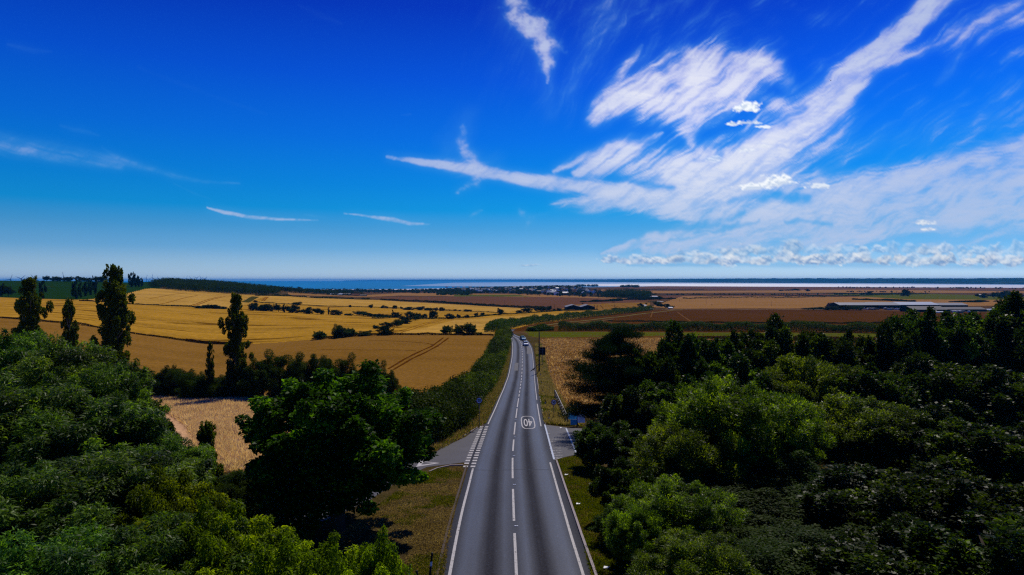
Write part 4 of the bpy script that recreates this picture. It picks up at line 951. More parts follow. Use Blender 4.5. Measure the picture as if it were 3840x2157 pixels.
hedge('hedge', [(1893,1256),(1887,1270),(1878,1300),(1862,1335),(1842,1380),(1815,1425),(1775,1475),(1722,1525),(1690,1550)], 3.6, 5.8, 120000, .27, M['roadhedge'], 'tall green hedge along the left side of the main road down to the bend', seed=3, rough=.85, wave=7)
hedge('hedge', [(1725,1545),(1690,1580),(1640,1612),(1580,1645),(1500,1680),(1420,1705)], 4.4, 5.4, 80000, .24, M['hedgeleaf'], 'dark hedge behind the side road mouth, right of the lone oak', seed=4, rough=.4)
hedge('hedge', [(1850,1246),(1885,1232),(1930,1222),(2000,1212),(2080,1202),(2160,1193),(2250,1184),(2350,1174),(2440,1163)], 5.0, 8.0, 60000, .6, M['hedgeleaf'], 'long dark hedge curving from the road bend across to the distant lane', seed=5, rough=.5, wave=14)
hedge('hedge', [(2095,1241),(2300,1240),(2600,1241),(2900,1243),(3100,1246),(3500,1252)], 4.2, 6.0, 60000, .42, M['hedgeleaf'], 'bumpy dark hedge crossing behind the green strip on the right', seed=6, rough=.6, wave=9)
hedge('hedge', [(1992,1243),(2040,1240),(2075,1240)], 3.4, 5, 9000, .42, M['hedgeleaf'], 'short dark hedge at the left end of the green strip', seed=7, rough=.6)
hedge('hedge', [(2280,1205),(2560,1210),(2900,1213),(3300,1214),(3560,1216)], 1.2, 2.4, 16000, .45, M['farleaf'], 'thin low hedge across the dark brown field on the right', seed=8, rough=.8)
hedge('hedge', [(1425,1126),(1600,1132),(1800,1146),(1900,1152),(2000,1156),(2065,1158)], 3.0, 5, 16000, .9, M['farleaf'], 'dark hedge between the upper golden field and the mauve field', seed=9, rough=.5)
hedge('hedge', [(960,1109),(1080,1111),(1180,1118),(1290,1121),(1385,1124)], 2.6, 4, 9000, .9, M['farleaf'], 'hedge along the top of the golden fields left of the farm', seed=10, rough=1.0)
hedge('hedge', [(966,1135),(1100,1142),(1280,1150),(1460,1154),(1640,1163),(1800,1169),(1890,1174)], 1.0, 2, 9000, .6, M['farleaf'], 'thin low hedge between the two golden bands', seed=11, rough=.8)
hedge('hedge', [(1560,1197),(1680,1195),(1780,1190),(1860,1181),(1960,1176),(2100,1166),(2240,1162)], 1.4, 3, 9000, .7, M['farleaf'], 'low hedge above the lowest golden field', seed=12, rough=.9)
hedge('hedge', [(490,1141),(620,1147),(720,1152),(850,1160)], 1.2, 2, 5000, .5, M['farleaf'], 'low dark hedge under the upper golden field on the left', seed=13, rough=.8)
hedge('hedge', [(300,1128),(350,1131),(430,1136),(490,1141)], 1.4, 2, 3500, .5, M['weeds'], 'brown hedge strip under the small golden triangle on the left', seed=14, rough=.8)
hedge('hedge', [(1400,1196),(1480,1191),(1500,1191)], 2.2, 4, 1500, .6, M['farleaf'], 'short hedge stub between golden fields', seed=15)
for i, (pts, h, lb) in enumerate([
    ([(2411,1107),(2700,1107),(2900,1108),(3130,1112)], 3.0, 'long thin hedge across the tan plain, upper one'),
    ([(2560,1121),(2720,1118),(2900,1118),(3100,1114),(3300,1107),(3480,1103)], 4.0, 'dark hedge across the plain below the upper one'),
    ([(3200,1124),(3330,1128),(3430,1132)], 3.0, 'short hedge on the plain behind the long sheds'),
    ([(3100,1100),(3250,1104),(3420,1100)], 3.0, 'short hedge far out on the right of the plain'),
    ([(3560,1133),(3660,1134),(3700,1131)], 3.0, 'low hedge right of the long sheds'),
    ([(2180,1133),(2260,1131),(2330,1128)], 3.4, 'hedge below the dark town wood'),
    ([(2340,1085),(2500,1085),(2640,1086)], 3.0, 'faint hedge line near the shore left of the lone farm clump'),
    ([(2320,1124),(2400,1126),(2480,1122),(2530,1121)], 5.0, 'tall dark hedge beside the white farm building')]):
    hedge('hedge', pts, h, 8, 7000, 1.5, M['farleaf'], lb, seed=20+i, rough=.9, wave=20)
# weeds that mark the edge between crops
for i, pts in enumerate([BND[2:6], BND[5:8], BND[8:12]]):
    hedge('field_margin', pts, .9, 2.2, 9000, .35, M['weeds'], None, seed=40+i, rough=1.0, kind='stuff', wave=12)
# ---- bushes and trees one can count, far off: (x, base y, width px, height px) in photo units
def row(name, cat, items, labelf, group, kinds=('farbush','fartree'), dzy=0):
    for i, it in enumerate(items):
        px, by, wp, hp = it[:4]; k = it[4] if len(it) > 4 else kinds[i % len(kinds)]
        x, y = hit(px, by); sc = y/F/S
        o = plant(name, k, x, y+wp*sc*.35, max(1.0, wp*sc*1.1), max(1.0, hp*sc*1.12), labelf(i), cat, group if len(items) > 1 else None, sink=.3)
ORD = ['first','second','third','fourth','fifth','sixth','seventh','eighth','ninth','tenth','eleventh','twelfth','thirteenth','fourteenth','fifteenth','sixteenth','seventeenth','eighteenth','nineteenth','twentieth','twenty first','twenty second','twenty third','twenty fourth']
z2 = lambda L: [(900+a/2.576, 960+b/2.576, c/2.576, d/2.576, *e) for a, b, c, d, *e in L]
z1 = lambda L: [(a/2.576, 960+b/2.576, c/2.576, d/2.576, *e) for a, b, c, d, *e in L]
z3 = lambda L: [(1800+a/2.576, 960+b/2.576, c/2.576, d/2.576, *e) for a, b, c, d, *e in L]
row('tree', 'tree', z2([(110,527,90,80),(205,530,70,60),(265,533,110,75),(362,542,85,82),(425,547,40,88,'farpoplar'),(465,548,50,72),(530,550,100,84),(590,553,50,42),(665,560,98,70),(745,563,80,62),(795,564,40,46),(854,566,24,76,'farpoplar'),(920,570,112,54),(1020,574,44,22),(1065,577,50,26),(1180,580,150,50),(1240,585,80,38),(1310,590,110,36),(1385,592,90,28),(1475,595,26,80,'farpoplar'),(1515,597,92,58)]),
    lambda i: f'{ORD[i]} dark tree from the left in the row above the middle golden field', 'tree row between the golden fields')
row('tree', 'tree', z2([(1640,602,92,72),(1720,606,82,58),(1775,605,60,50),(1840,604,30,90,'farpoplar'),(1880,602,80,80),(1690,625,90,50),(1600,655,120,80),(1510,690,120,78),(1405,690,105,58),(1320,712,75,50),(1415,765,135,95),(1335,722,60,20)]),
    lambda i: f'{ORD[i]} dark bush from its far end in the diagonal hedge across the golden fields', 'diagonal bush row in the golden fields')
row('bush', 'bush', z2([(2025,607,86,56),(2115,601,46,34),(2190,597,46,34),(2277,582,50,30),(2335,580,50,38),(2515,572,72,56)])+z3([(370,548,64,28),(430,542,84,36),(480,543,62,42),(545,533,70,34),(600,530,90,40),(665,530,56,40),(715,530,28,22),(770,532,52,26)]),
    lambda i: f'{ORD[i]} round bush from the left along the low hedge above the lowest golden field', 'bushes above the lowest golden field', ('farbush','fartree2'))
row('bush', 'bush', z2([(145,447,36,24),(545,472,112,24),(1057,495,28,26),(1260,503,52,30),(1385,505,46,32),(1420,506,40,18),(1500,509,50,36),(1560,511,30,20),(1640,522,110,32),(1730,524,110,30),(1830,526,90,28),(1890,527,60,24),(1950,530,56,38),(2075,531,36,16),(2120,533,26,16),(2190,537,92,20),(2235,538,20,16)]),
    lambda i: f'{ORD[i]} dark bush from the left along the thin hedge between the golden bands', 'bushes between the golden bands', ('farbush','fartree2'))
row('bush', 'bush', z2([(762,807,118,78),(950,792,145,112),(1050,780,130,78),(1205,772,130,46),(1995,757,112,82),(2120,760,110,90),(2210,762,120,108),(2310,766,66,32)]),
    lambda i: f'{ORD[i]} big dark bush from the left on the line between gold and brown crops', 'bushes on the crop boundary', ('shrub','shrub2'))
row('tree', 'tree', z1([(720,414,84,176,'farpoplar'),(770,402,54,150,'farpoplar'),(815,388,62,142,'farpoplar'),(866,377,56,136,'farpoplar'),(906,368,60,175,'farpoplar')]), lambda i: f'{ORD[i]} poplar from the left in the dense row on the green hillside', 'poplar row on the green hillside')
row('tree', 'tree', z1([(1262,296,66,140,'farpoplar'),(1298,298,56,128,'farpoplar'),(1332,298,50,108,'farpoplar'),(1358,298,36,88,'farpoplar')]), lambda i: f'{ORD[i]} poplar from the left in the clump on the skyline right of the tallest poplar', 'poplar clump on the skyline')
row('tree', 'tree', z1([(400,414,66,180,'farpoplar'),(52,392,110,112,'fartree'),(-10,392,60,100,'fartree2')]), lambda i: ['dark poplar directly behind the ragged left poplar','round tree on the pasture edge at the far left','tree cut by the left edge on the pasture border'][i], 'trees at the foot of the pasture')
row('bush', 'bush', z1([(1900,505,90,30),(1960,506,100,40),(2030,508,100,42),(2100,510,90,36),(2160,512,60,24),(2440,523,80,66),(2540,530,100,60)]), lambda i: f'{ORD[i]} bush from the left in the dark mound under the upper golden field', 'bushes under the upper golden field')
row('tree', 'tree', z1([(40,236,60,24),(100,236,60,24),(160,236,60,22),(220,234,50,18),(280,234,60,20),(352,236,30,44,'farpoplar'),(385,238,20,30,'farpoplar'),(432,243,66,52),(500,244,74,50),(560,246,62,44),(612,247,70,48),(662,247,54,50),(742,246,72,54),(800,248,60,44),(850,249,66,42),(925,250,120,58),(1000,252,90,40),(1385,242,30,18),(1450,244,30,14),(1500,246,40,12)]),
    lambda i: f'{ORD[i]} tree from the left along the skyline of the green hill', 'trees along the left skyline')
row('tree', 'tree', z3([(1555,497,54,44),(1605,467,20,16),(1500,520,60,26),(1455,528,40,24),(1400,530,50,22),(1740,430,52,40),(1690,420,40,26),(1760,495,60,34),(1820,500,40,22),(990,465,14,14),(1310,518,70,20),(1290,447,30,8),(2240,475,10,8)]),
    lambda i: f'{ORD[i]} of the small trees scattered round the distant lane and barn', 'trees round the distant lane')
z4 = lambda L: [(2800+a/2.477, 960+b/2.477, c/2.477, d/2.477, *e) for a, b, c, d, *e in L]
row('tree', 'tree', z4([(1140,362,56,38),(1080,360,60,20),(1505,374,74,68),(2150,380,40,30),(2230,390,70,46),(2320,392,90,60),(2420,396,110,76),(2500,398,90,66),(2560,400,60,60),(1000,358,40,14),(900,352,60,12),(2290,488,30,20),(2350,425,60,14),(480,325,60,22),(570,328,40,24),(400,325,80,16),(320,325,40,12),(1960,300,30,12),(2020,302,60,14)]),
    lambda i: f'{ORD[i]} of the scattered trees on the plain at the right', 'trees on the right plain')
row('tree', 'tree', [(2150,1160,26,14),(2190,1158,22,12),(3170,1163,60,20),(3220,1164,50,16),(3228,1163,16,18),(3060,1163,60,12),(3110,1163,50,16),(2470,1148,30,18),(2500,1152,26,14),(2520,1156,20,10)], lambda i: f'{ORD[i]} small tree beside the farm buildings on the plain', 'trees beside the farm buildings')
# ---- woods too far to count
def wood(name, polypx, hmin, hmax, n, L, seed, label, m=None):
    r = np.random.default_rng(seed); W = [hit(*p) for p in polypx]; xs = [p[0] for p in W]; ys_ = [p[1] for p in W]
    nc = n//60; cx = r.uniform(min(xs), max(xs), nc*6); cyy = r.uniform(min(ys_), max(ys_), nc*6); k = inpoly(cx, cyy, W); cx, cyy = cx[k][:nc], cyy[k][:nc]
    hh = r.uniform(hmin, hmax, len(cx)); idx = np.repeat(np.arange(len(cx)), 60); d = rdir(len(idx), r); rd = hh[idx]*.5*(.5+.5*r.random(len(idx)))
    C = np.stack([cx[idx]+d[:, 0]*rd*1.15, cyy[idx]+d[:, 1]*rd*1.15, zg(cx[idx], cyy[idx])+hh[idx]*.5+d[:, 2]*rd], 1)
    A = rdir(len(idx), r); Nn = unit(d+rdir(len(idx), r)*.6+np.array([0,0,.3])); s = .7+.6*r.random(len(idx))
    o = bpy.data.objects.new(name, leaves_mesh(name, C, A, Nn, L*s, L*s*.8, m or M['farleaf'], .5*r.random(len(cx))[idx]+.5*r.random(len(idx)))); link(o); return tag(o, label, kind='stuff')
wood('woodland', [(566,1076),(640,1064),(800,1070),(1000,1090),(1045,1100),(1040,1107),(940,1106),(700,1093),(563,1080)], 9, 13, 90000, 1.2, 201, 'dark belt of trees behind the upper golden field')
wood('woodland', [(700,1063),(900,1071),(1060,1080),(1300,1084),(1300,1090),(1000,1083),(800,1068)], 3, 7, 14000, 1.3, 202, 'thin line of scrub on the coastal slope')
wood('woodland', [(1000,1086),(1300,1090),(1560,1091),(1700,1086),(1800,1082),(1900,1078),(2040,1076),(2160,1078),(2200,1086),(2260,1098),(2380,1104),(2440,1112),(2410,1120),(2200,1115),(2000,1108),(1850,1100),(1700,1103),(1500,1099),(1250,1097),(1050,1095)], 6, 12, 110000, 2.4, 203, 'dark mass of garden trees all over the distant town')
wood('woodland', [(1060,1094),(1170,1094),(1300,1098),(1380,1106),(1240,1108),(1050,1098)], 7, 11, 9000, 1.6, 204, 'trees round the coastal farm')
wood('woodland', [(2270,1104),(2370,1102),(2440,1108),(2440,1118),(2380,1120),(2280,1115)], 12, 17, 24000, 2.0, 205, 'taller dark wood at the right end of the town')
wood('woodland', [(1640,1103),(1760,1104),(1770,1108),(1640,1108)], 7, 10, 5000, 1.8, 206, 'small dark wood left of the town')
wood('woodland', [(2160,1073.5),(2240,1074),(2240,1076),(2160,1075)], 14, 20, 3000, 3.5, 207, 'faint wood on the shore right of the caravans')
wood('woodland', [(2325,1076.5),(2395,1077),(2395,1079),(2325,1078.5)], 12, 20, 3000, 3.5, 208, 'faint farm clump on the shore')
wood('woodland', [(2430,1102),(2800,1103),(3100,1102),(3400,1100),(3400,1103),(3100,1106),(2430,1106)], 2, 4, 6000, 1.6, 209, 'dotted scrub over the far plain')
wood('woodland', [(3140,1078),(3300,1078),(3700,1080),(3900,1082),(3900,1084),(3600,1083),(3140,1080)], 4, 8, 5000, 3.0, 210, 'dark marsh scrub before the pale shore strip')
wood('woodland', [(3150,1092),(3350,1094),(3500,1096),(3500,1098),(3150,1096)], 2, 5, 3000, 2.0, 211, 'scattered scrub in front of the marsh')

# ================================================================== GRASS, STRAW (nobody could count the blades)
def tufts(name, xy, h, wd, m, seed, label, lean=.5, per=1):
    r = np.random.default_rng(seed); n = len(xy); hh = h*(.5+.9*r.random(n)); A = np.stack([r.normal(size=n)*lean, r.normal(size=n)*lean, np.ones(n)], 1); A = unit(A)
    C = np.stack([xy[:, 0], xy[:, 1], zg(xy[:, 0], xy[:, 1])-.02], 1)+A*(hh/2)[:, None]
    Nn = np.stack([r.normal(size=n), r.normal(size=n), np.zeros(n)], 1)
    o = bpy.data.objects.new(name, leaves_mesh(name, C, A, unit(Nn), hh, wd*(.6+.8*r.random(n)), m, .5*fbm(xy[:, 0]/1.2, xy[:, 1]/1.2, 2, seed)+.5*r.random(n))); link(o); return tag(o, label, kind='stuff')
def scatter(pts, n, seed, world=False, dens=None):
    r = np.random.default_rng(seed); W = pts if world else [hit(*p) for p in pts]; W = np.array(W)
    o = []; tot = 0
    while tot < n:
        x = r.uniform(W[:, 0].min(), W[:, 0].max(), n*2); y = r.uniform(W[:, 1].min(), W[:, 1].max(), n*2); k = inpoly(x, y, [tuple(p) for p in W])
        if dens is not None: k &= r.random(len(x)) < dens(x, y)
        o.append(np.stack([x[k], y[k]], 1)); tot += k.sum()
    return np.concatenate(o)[:n]
rs = np.random.default_rng(5)
# stubble stalks stand in drilled rows running away from the viewer
STB = [(2022,1272),(2300,1268),(2600,1272),(2900,1280),(2900,1420),(2480,1500),(2350,1590),(2240,1575),(2190,1562),(2128,1538),(2088,1468),(2058,1402),(2042,1332),(2032,1292)]
P_ = scatter(STB, 150000, 301, dens=lambda x, y: np.clip((fbm(x/6, y/14, 3, 4)-.25)*2.2, .1, 1)*np.clip(120/y+.25, 0, 1))
P_[:, 0] = np.round((P_[:, 0]+.03*(P_[:, 1]-100))/.62)*.62-.03*(P_[:, 1]-100)+rs.normal(size=len(P_))*.09
tufts('stubble', P_, .50, .20, M['strawm'], 302, 'rows of straw stubble in the field right of the road', .45)
VL = [(1737,1748),(1640,1758),(1560,1790),(1440,1880),(1330,1960),(1200,2050),(1100,2200),(1640,2200),(1665,2157),(1710,1880)]
P_ = scatter(VL, 60000, 303, dens=lambda x, y: np.clip((fbm(x/1.5, y/1.5, 3, 8)-.3)*2.2, .05, 1))
tufts('grass', P_, .10, .045, M['drygrass'], 304, 'parched grass of the left verge', .8)
P_ = scatter(VL, 26000, 305, dens=lambda x, y: np.clip((fbm(x/2.2, y/2.2, 3, 18)-.45)*4, 0, 1))
tufts('grass', P_, .12, .05, M['greengrass'], 306, 'green tufts in the parched left verge', .8)
VR = [(2084,1730),(2107,1722),(2160,1712),(2230,1740),(2300,1950),(2420,2200),(2225,2200),(2180,1996),(2134,1860),(2106,1766)]
P_ = scatter(VR, 50000, 307); tufts('grass', P_, .16, .05, M['greengrass'], 308, 'green grass of the right verge below the farm entrance', .7)
P_ = scatter(VR, 22000, 309, dens=lambda x, y: np.clip((fbm(x/1.2, y/1.2, 3, 28)-.4)*3, 0, 1)); tufts('grass', P_, .14, .05, M['drygrass'], 310, 'dry grass among the green of the right verge', .8)
VR2 = [(2046,1590),(2120,1598),(2185,1600),(2190,1560),(2128,1536),(2088,1466),(2058,1400),(2042,1330),(2030,1290),(2008,1290),(2012,1340),(2018,1400),(2024,1470),(2034,1540)]
P_ = scatter(VR2, 70000, 311); tufts('grass', P_, .34, .07, M['greengrass'], 312, 'tall green grass between the kerb and the stubble field', .6)
P_ = scatter(VR2, 50000, 313, dens=lambda x, y: np.clip((fbm(x/2.5, y/4, 3, 38)-.38)*4, 0, 1)); tufts('grass', P_, .5, .07, M['drygrass'], 314, 'tall dry grass along the edge of the stubble field', .5)
HM = [(1793,1600),(1745,1634),(1700,1660),(1640,1692),(1600,1702),(1590,1690),(1660,1650),(1740,1600),(1800,1530),(1850,1440),(1880,1370),(1900,1300),(1912,1300),(1908,1370),(1896,1420),(1880,1465),(1848,1530),(1822,1588)]
P_ = scatter(HM, 30000, 315); tufts('grass', P_, .38, .07, M['drygrass'], 316, 'dry grass under the roadside hedge', .5)
P_ = scatter(HM, 20000, 317); tufts('grass', P_, .34, .07, M['greengrass'], 318, 'green grass under the roadside hedge', .5)
WT = [(540,1489),(1100,1489),(1100,1760),(780,1780),(700,1600)]
P_ = scatter(WT, 110000, 319); tufts('wheat', P_, .55, .07, leaf_mat('wheat_ears', (.34,.235,.14), (.52,.40,.26), (.70,.57,.40), .45, 0, .9), 320, 'standing wheat of the small field behind the trees', .5)
# ragged dark tussocks on the field edges right of the road
P_ = scatter([(2560,1268),(3000,1268),(3350,1276),(3350,1284),(2900,1276),(2560,1272)], 9000, 321); tufts('weeds', P_, 1.1, .25, M['weeds'], 322, 'brown weeds along the far edge of the stubble field', .6)
# tyre tracks through the crops: worn bare lines, laid on the ground
def track(pts, wd, col, name='tyre_track', dz=.05, sep=0.0):
    mb = MB(); m = mat('track_soil', col, 1, 0)[0]; W = path_pts([hit(*p) for p in pts], 2.0)
    for i in range(len(W)-1):
        d = W[i+1]-W[i]; L = np.linalg.norm(d)
        if L < 1e-6: continue
        n_ = np.array([-d[1], d[0]])/L; q = []
        w0 = wd/2*(.7+.6*vnoise(i*.37, sep, 7)); w1 = wd/2*(.7+.6*vnoise((i+1)*.37, sep, 7))
        for p, s_ in ((W[i]-n_*w0, 0), (W[i+1]-n_*w1, 0), (W[i+1]+n_*w1, 0), (W[i]+n_*w0, 0)): q.append((p[0], p[1], float(zg(p[0], p[1]))+dz))
        mb.poly(q, m)
    return tag(mb.build(name), kind='structure')
BT = (.085,.028,.002)
track([(1455,1384),(1520,1345),(1570,1320),(1620,1298),(1662,1267)], .8, BT); track([(1476,1386),(1545,1345),(1595,1322),(1640,1298),(1682,1267)], .8, BT)
track([(1200,1312),(1380,1313),(1560,1314)], .5, BT); track([(1380,1278),(1520,1281),(1600,1287),(1622,1293)], .5, BT)
GT = (.20,.080,.004)
track([(1500,1250),(1580,1222),(1670,1196)], .9, GT); track([(1470,1248),(1560,1222),(1650,1197)], .9, GT)
track([(983,1128),(995,1115),(1005,1113)], 2.0, GT); track([(990,1129),(1002,1116),(1008,1113)], 2.0, GT)
track([(705,1148),(760,1130),(830,1112)], 1.6, GT); track([(720,1148),(775,1130),(845,1112)], 1.6, GT)
track([(560,1120),(640,1105),(700,1098)], 1.5, GT); track([(600,1140),(680,1120),(740,1108)], 1.5, GT)
track([(920,1134),(940,1122),(958,1112)], 9, (.05,.045,.008))
track([(800,1500),(1000,1500),(1200,1502)], .3, (.2,.08,.02)); track([(690,1601),(800,1600),(1000,1606)], .7, (.14,.055,.01))
track([(1985,1226),(2150,1206),(2300,1190),(2430,1174),(2520,1164),(2560,1162)], 3.2, (.15,.13,.045)); track([(2000,1232),(2160,1212),(2300,1196)], 1.6, (.16,.14,.06))
track([(2480,1162),(2560,1160),(2700,1160),(2900,1161),(3100,1161),(3180,1161)], 3.0, (.40,.32,.22))
for a, b in ((2230,2225),(2250,2262),(2290,2320),(2330,2370),(2240,2238),(2300,2332)): track([(a,1144),((a+b)/2,1150),(b,1158)], 1.1, (.07,.025,.003))
track([(2440,1190),(2445,1176),(2448,1168)], 1.2, (.14,.065,.02)); track([(2590,1205),(2560,1185),(2540,1170)], 1.2, (.14,.065,.02))
track([(2240,1110),(2500,1116),(2700,1121)], 2.5, (.12,.07,.03))
# the distant lane, two pieces seen between the hedges
track([(2413,1142),(2417,1146),(2424,1151),(2434,1156),(2442,1159)], 6.5, (.36,.38,.44), 'road', .08)
track([(2466,1130),(2474,1129),(2484,1131)], 7, (.45,.45,.48), 'road', .08)
track([(1905,1243),(1909,1240),(1908,1236)], 5, (.12,.13,.17), 'road', .08)

# ================================================================== STREET FURNITURE
M['black'] = mat('black_plastic', (.008,.008,.009), .6, .2)[0]; M['white'] = mat('white_reflector', (.62,.62,.66), .5, .3)[0]
M['steel'] = mat('grey_steel', (.09,.095,.10), .5, .5, .3)[0]; M['signblack'] = mat('sign_black', (.006,.006,.008), .7, .1)[0]
M['signwhite'] = mat('sign_white', (.92,.94,.96), .6, .2)[0]; M['signred'] = mat('sign_red', (.30,.006,.010), .6, .2)[0]
M['wood'] = mat('weathered_timber', (.14,.11,.085), .9, .1)[0]; M['woodpale'] = mat('white_painted_timber', (.62,.60,.58), .8, .1)[0]
def base(px, py): x, y = hit(px, py); return Vector((x, y, float(zg(x, y))))
def marker_post(px, py, h, lean, label, bend=0.0):
    o = empty('verge_post', base(px, py), 0, label, 'verge post', 'black and white verge posts'); o.rotation_euler = (lean[1], lean[0], 0)
    a = MB(); a.tube([(0,0,-.3), (0,0,h*.42)], .055, M['black'], 10); a.tube([(0,0,h*.62), (0,0,h-.02), (0,0,h)], [.055,.055,.045], M['black'], 10); a.build('shaft', o, True)
    b = MB(); b.tube([(0,0,h*.42), (0,0,h*.62)], .057, M['white'], 10, False); b.build('reflector_band', o, True); return o
marker_post(1612, 2158, 1.12, (.10, 0), 'upright verge post nearest the kerb, right one of the three in the left verge')
marker_post(1529, 2200, 1.05, (.12, 0), 'verge post farthest from the road in the left verge')
marker_post(1578, 2215, .95, (-.22, 0), 'verge post tilting left between the other two in the left verge')
marker_post(2058.5, 1581, 1.0, (.03, 0), 'verge post beside the farm entrance in front of the right speed sign')
marker_post(2045, 1522, .95, (0, 0), 'verge post half way along the rail fence, second from the farm entrance')
marker_post(2036, 1477, .9, (-.04, 0), 'verge post third from the farm entrance in the green grass')
marker_post(2031, 1443, .9, (.05, 0), 'verge post fourth from the farm entrance')
marker_post(2026, 1412, .8, (.02, 0), 'farthest verge post near the telegraph pole')
def speed_sign(loc, h, label):
    o = empty('speed_sign', loc, 0, label, 'speed sign', 'round 50 speed limit signs'); R0 = .375
    a = MB(); a.tube([(0,0.03,-.4), (0,0.03,h)], .038, M['steel'], 10); a.build('pole', o, True)
    f = MB(); n = 40
    def disc(r0, r1, y, m):
        for k in range(n):
            t, u = 2*math.pi*k/n, 2*math.pi*(k+1)/n
            if r0 == 0: f_.poly([(0, y, h), (math.cos(t)*r1, y, h+math.sin(t)*r1), (math.cos(u)*r1, y, h+math.sin(u)*r1)], m)
            else: f_.poly([(math.cos(t)*r0, y, h+math.sin(t)*r0), (math.cos(t)*r1, y, h+math.sin(t)*r1), (math.cos(u)*r1, y, h+math.sin(u)*r1), (math.cos(u)*r0, y, h+math.sin(u)*r0)], m)
    f_ = MB(); disc(0, R0, .0, M['signwhite']); f_.tube([(0, .012, h), (0, -.0, h)], 0.001, M['signwhite'], 4)
    pl = MB(); pl.tube([(0, .015, h), (0, .003, h)], R0, M['steel'], n); pl.build('back_plate', o)
    f_.build('sign_face', o); f_ = MB(); disc(R0*.80, R0, -.004, M['signred']); f_.build('red_ring', o)
    me = text_mesh('50', .44, M['signblack'], .002, .012); t = bpy.data.objects.new('numerals', me); link(t, o); t.location = (0, -.007, h); t.rotation_euler = (R(90), 0, 0)
    return o
speed_sign(base(2077, 1574), 2.28, 'round 50 speed sign on a pole right of the road beside the rail fence')
# the left one stands inside the hedge; its disc clears the leaves
b_ = at(1797, 80.5); speed_sign(b_, ZC-(1502/S-CY)*80.5/F-b_.z, 'round 50 speed sign half hidden in the hedge left of the road')
# rail fence along the verge, then turning behind the notice boards
def rail_fence(pts, label, pale, h=1.25, gap=2.6):
    W = path_pts(pts, gap); o = empty('rail_fence', (W[0][0], W[0][1], float(zg(*W[0]))), 0, label, 'fence'); o0 = o.location
    P = [Vector((x, y, float(zg(x, y))))-o0 for x, y in W]
    for p in P: a = MB(); a.box((p.x, p.y, p.z+h/2-.15), (.11,.11,h+.35), M['wood']); a.build('post', o)
    for k, hz in enumerate((h-.03, h*.64, h*.28)):
        a = MB()
        for i in range(len(P)-1):
            p, q = P[i]+Vector((0,0,hz)), P[i+1]+Vector((0,0,hz)); d = q-p; L = d.length; ang = math.atan2(d.y, d.x)
            Mx = Matrix.Translation((p+q)/2+Vector((-.075*math.sin(ang)*-1, -.075*math.cos(ang), 0))) @ d.to_track_quat('X', 'Z').to_matrix().to_4x4()
            a.box((0,0,0), (L-.01, .04, .12), M['woodpale' if pale else 'wood'], Mx)
        a.build('rail', o)
    return o
fa = hit(2122, 1589); fb = (7.25, 116.0)
rail_fence([fa, (fa[0]*.5+fb[0]*.5, (fa[1]+fb[1])/2), fb], 'pale three rail fence running along the verge up to the stubble field', True)
rail_fence([(fa[0]+.2, fa[1]+.05), (fa[0]+9.0, fa[1]+.4), (fa[0]+16.0, fa[1]+.6)], 'dark rail fence turning right behind the notice boards', False)
# notice boards
def board(px0, px1, py0, py1, D, label, lines, m, post=None, name='notice_board'):
    x0, x1 = D*(px0/S-CU)/F, D*(px1/S-CU)/F; z0, z1 = ZC-(py1/S-CY)*D/F, ZC-(py0/S-CY)*D/F; w, h = x1-x0, z1-z0
    o = empty(name, ((x0+x1)/2, D, z0), 0, label, 'notice board'); a = MB(); a.box((0,0,h/2), (w,.02,h), m); a.build('panel', o)
    for (txt, fy, size, wid) in lines:
        if txt in ('*',):
            b = MB(); rr = random.Random(int(fy*1000)); xx = -wid*w/2
            while xx < wid*w/2: l = rr.uniform(.03,.09); b.box((xx+l/2, -.013, h*fy), (l*.7, .004, size*.45), M['signink']); xx += l+.02
            b.build('small_print', o)
        elif txt == 'oval':
            b = MB(); n = 28
            for k in range(n):
                if k % 14 in (0, 13): continue
                t, u = 2*math.pi*k/n, 2*math.pi*(k+1)/n; ra, rb, qa, qb = wid*w/2, size, wid*w/2-.035, size-.03
                b.poly([(math.cos(t)*qa, -.013, h*fy+math.sin(t)*qb), (math.cos(t)*ra, -.013, h*fy+math.sin(t)*rb), (math.cos(u)*ra, -.013, h*fy+math.sin(u)*rb), (math.cos(u)*qa, -.013, h*fy+math.sin(u)*qb)], M['signink'])
            b.build('oval_emblem', o)
        else:
            me = text_mesh(txt, 1.0, M['signink'], .001, .004); co = np.array([v.co for v in me.vertices]); ww = co[:, 0].max()-co[:, 0].min(); hh = co[:, 1].max()-co[:, 1].min(); cxx = (co[:, 0].max()+co[:, 0].min())/2; cyy = (co[:, 1].max()+co[:, 1].min())/2
            for v in me.vertices: v.co = ((v.co.x-cxx)*wid*w/ww, (v.co.y-cyy)*size/hh, v.co.z)
            t = bpy.data.objects.new('lettering', me); link(t, o); t.location = (0, -.014, h*fy); t.rotation_euler = (R(90), 0, 0)
    return o
M['signink'] = mat('sign_ink', (.02,.05,.12), .7, .1)[0]; M['boardblue'] = mat('pale_blue_board', (.22,.62,.90), .6, .2)[0]; M['boardlilac'] = mat('pale_lilac_board', (.48,.62,.95), .6, .2)[0]; M['boardmid'] = mat('blue_board', (.10,.38,.70), .6, .2)[0]
for k_ in ('boardblue', 'boardlilac', 'boardmid'):
    nt_ = M[k_].node_tree; p_b = nt_.nodes['Principled BSDF']; tr_ = N(nt_, 'ShaderNodeBsdfTranslucent'); tr_.inputs['Color'].default_value = p_b.inputs['Base Color'].default_value[:]
    mx_ = N(nt_, 'ShaderNodeMixShader'); mx_.inputs[0].default_value = .30; nt_.links.new(p_b.outputs[0], mx_.inputs[1]); nt_.links.new(tr_.outputs[0], mx_.inputs[2]); nt_.links.new(mx_.outputs[0], nt_.nodes['Material Output'].inputs['Surface'])
DB = 82.6
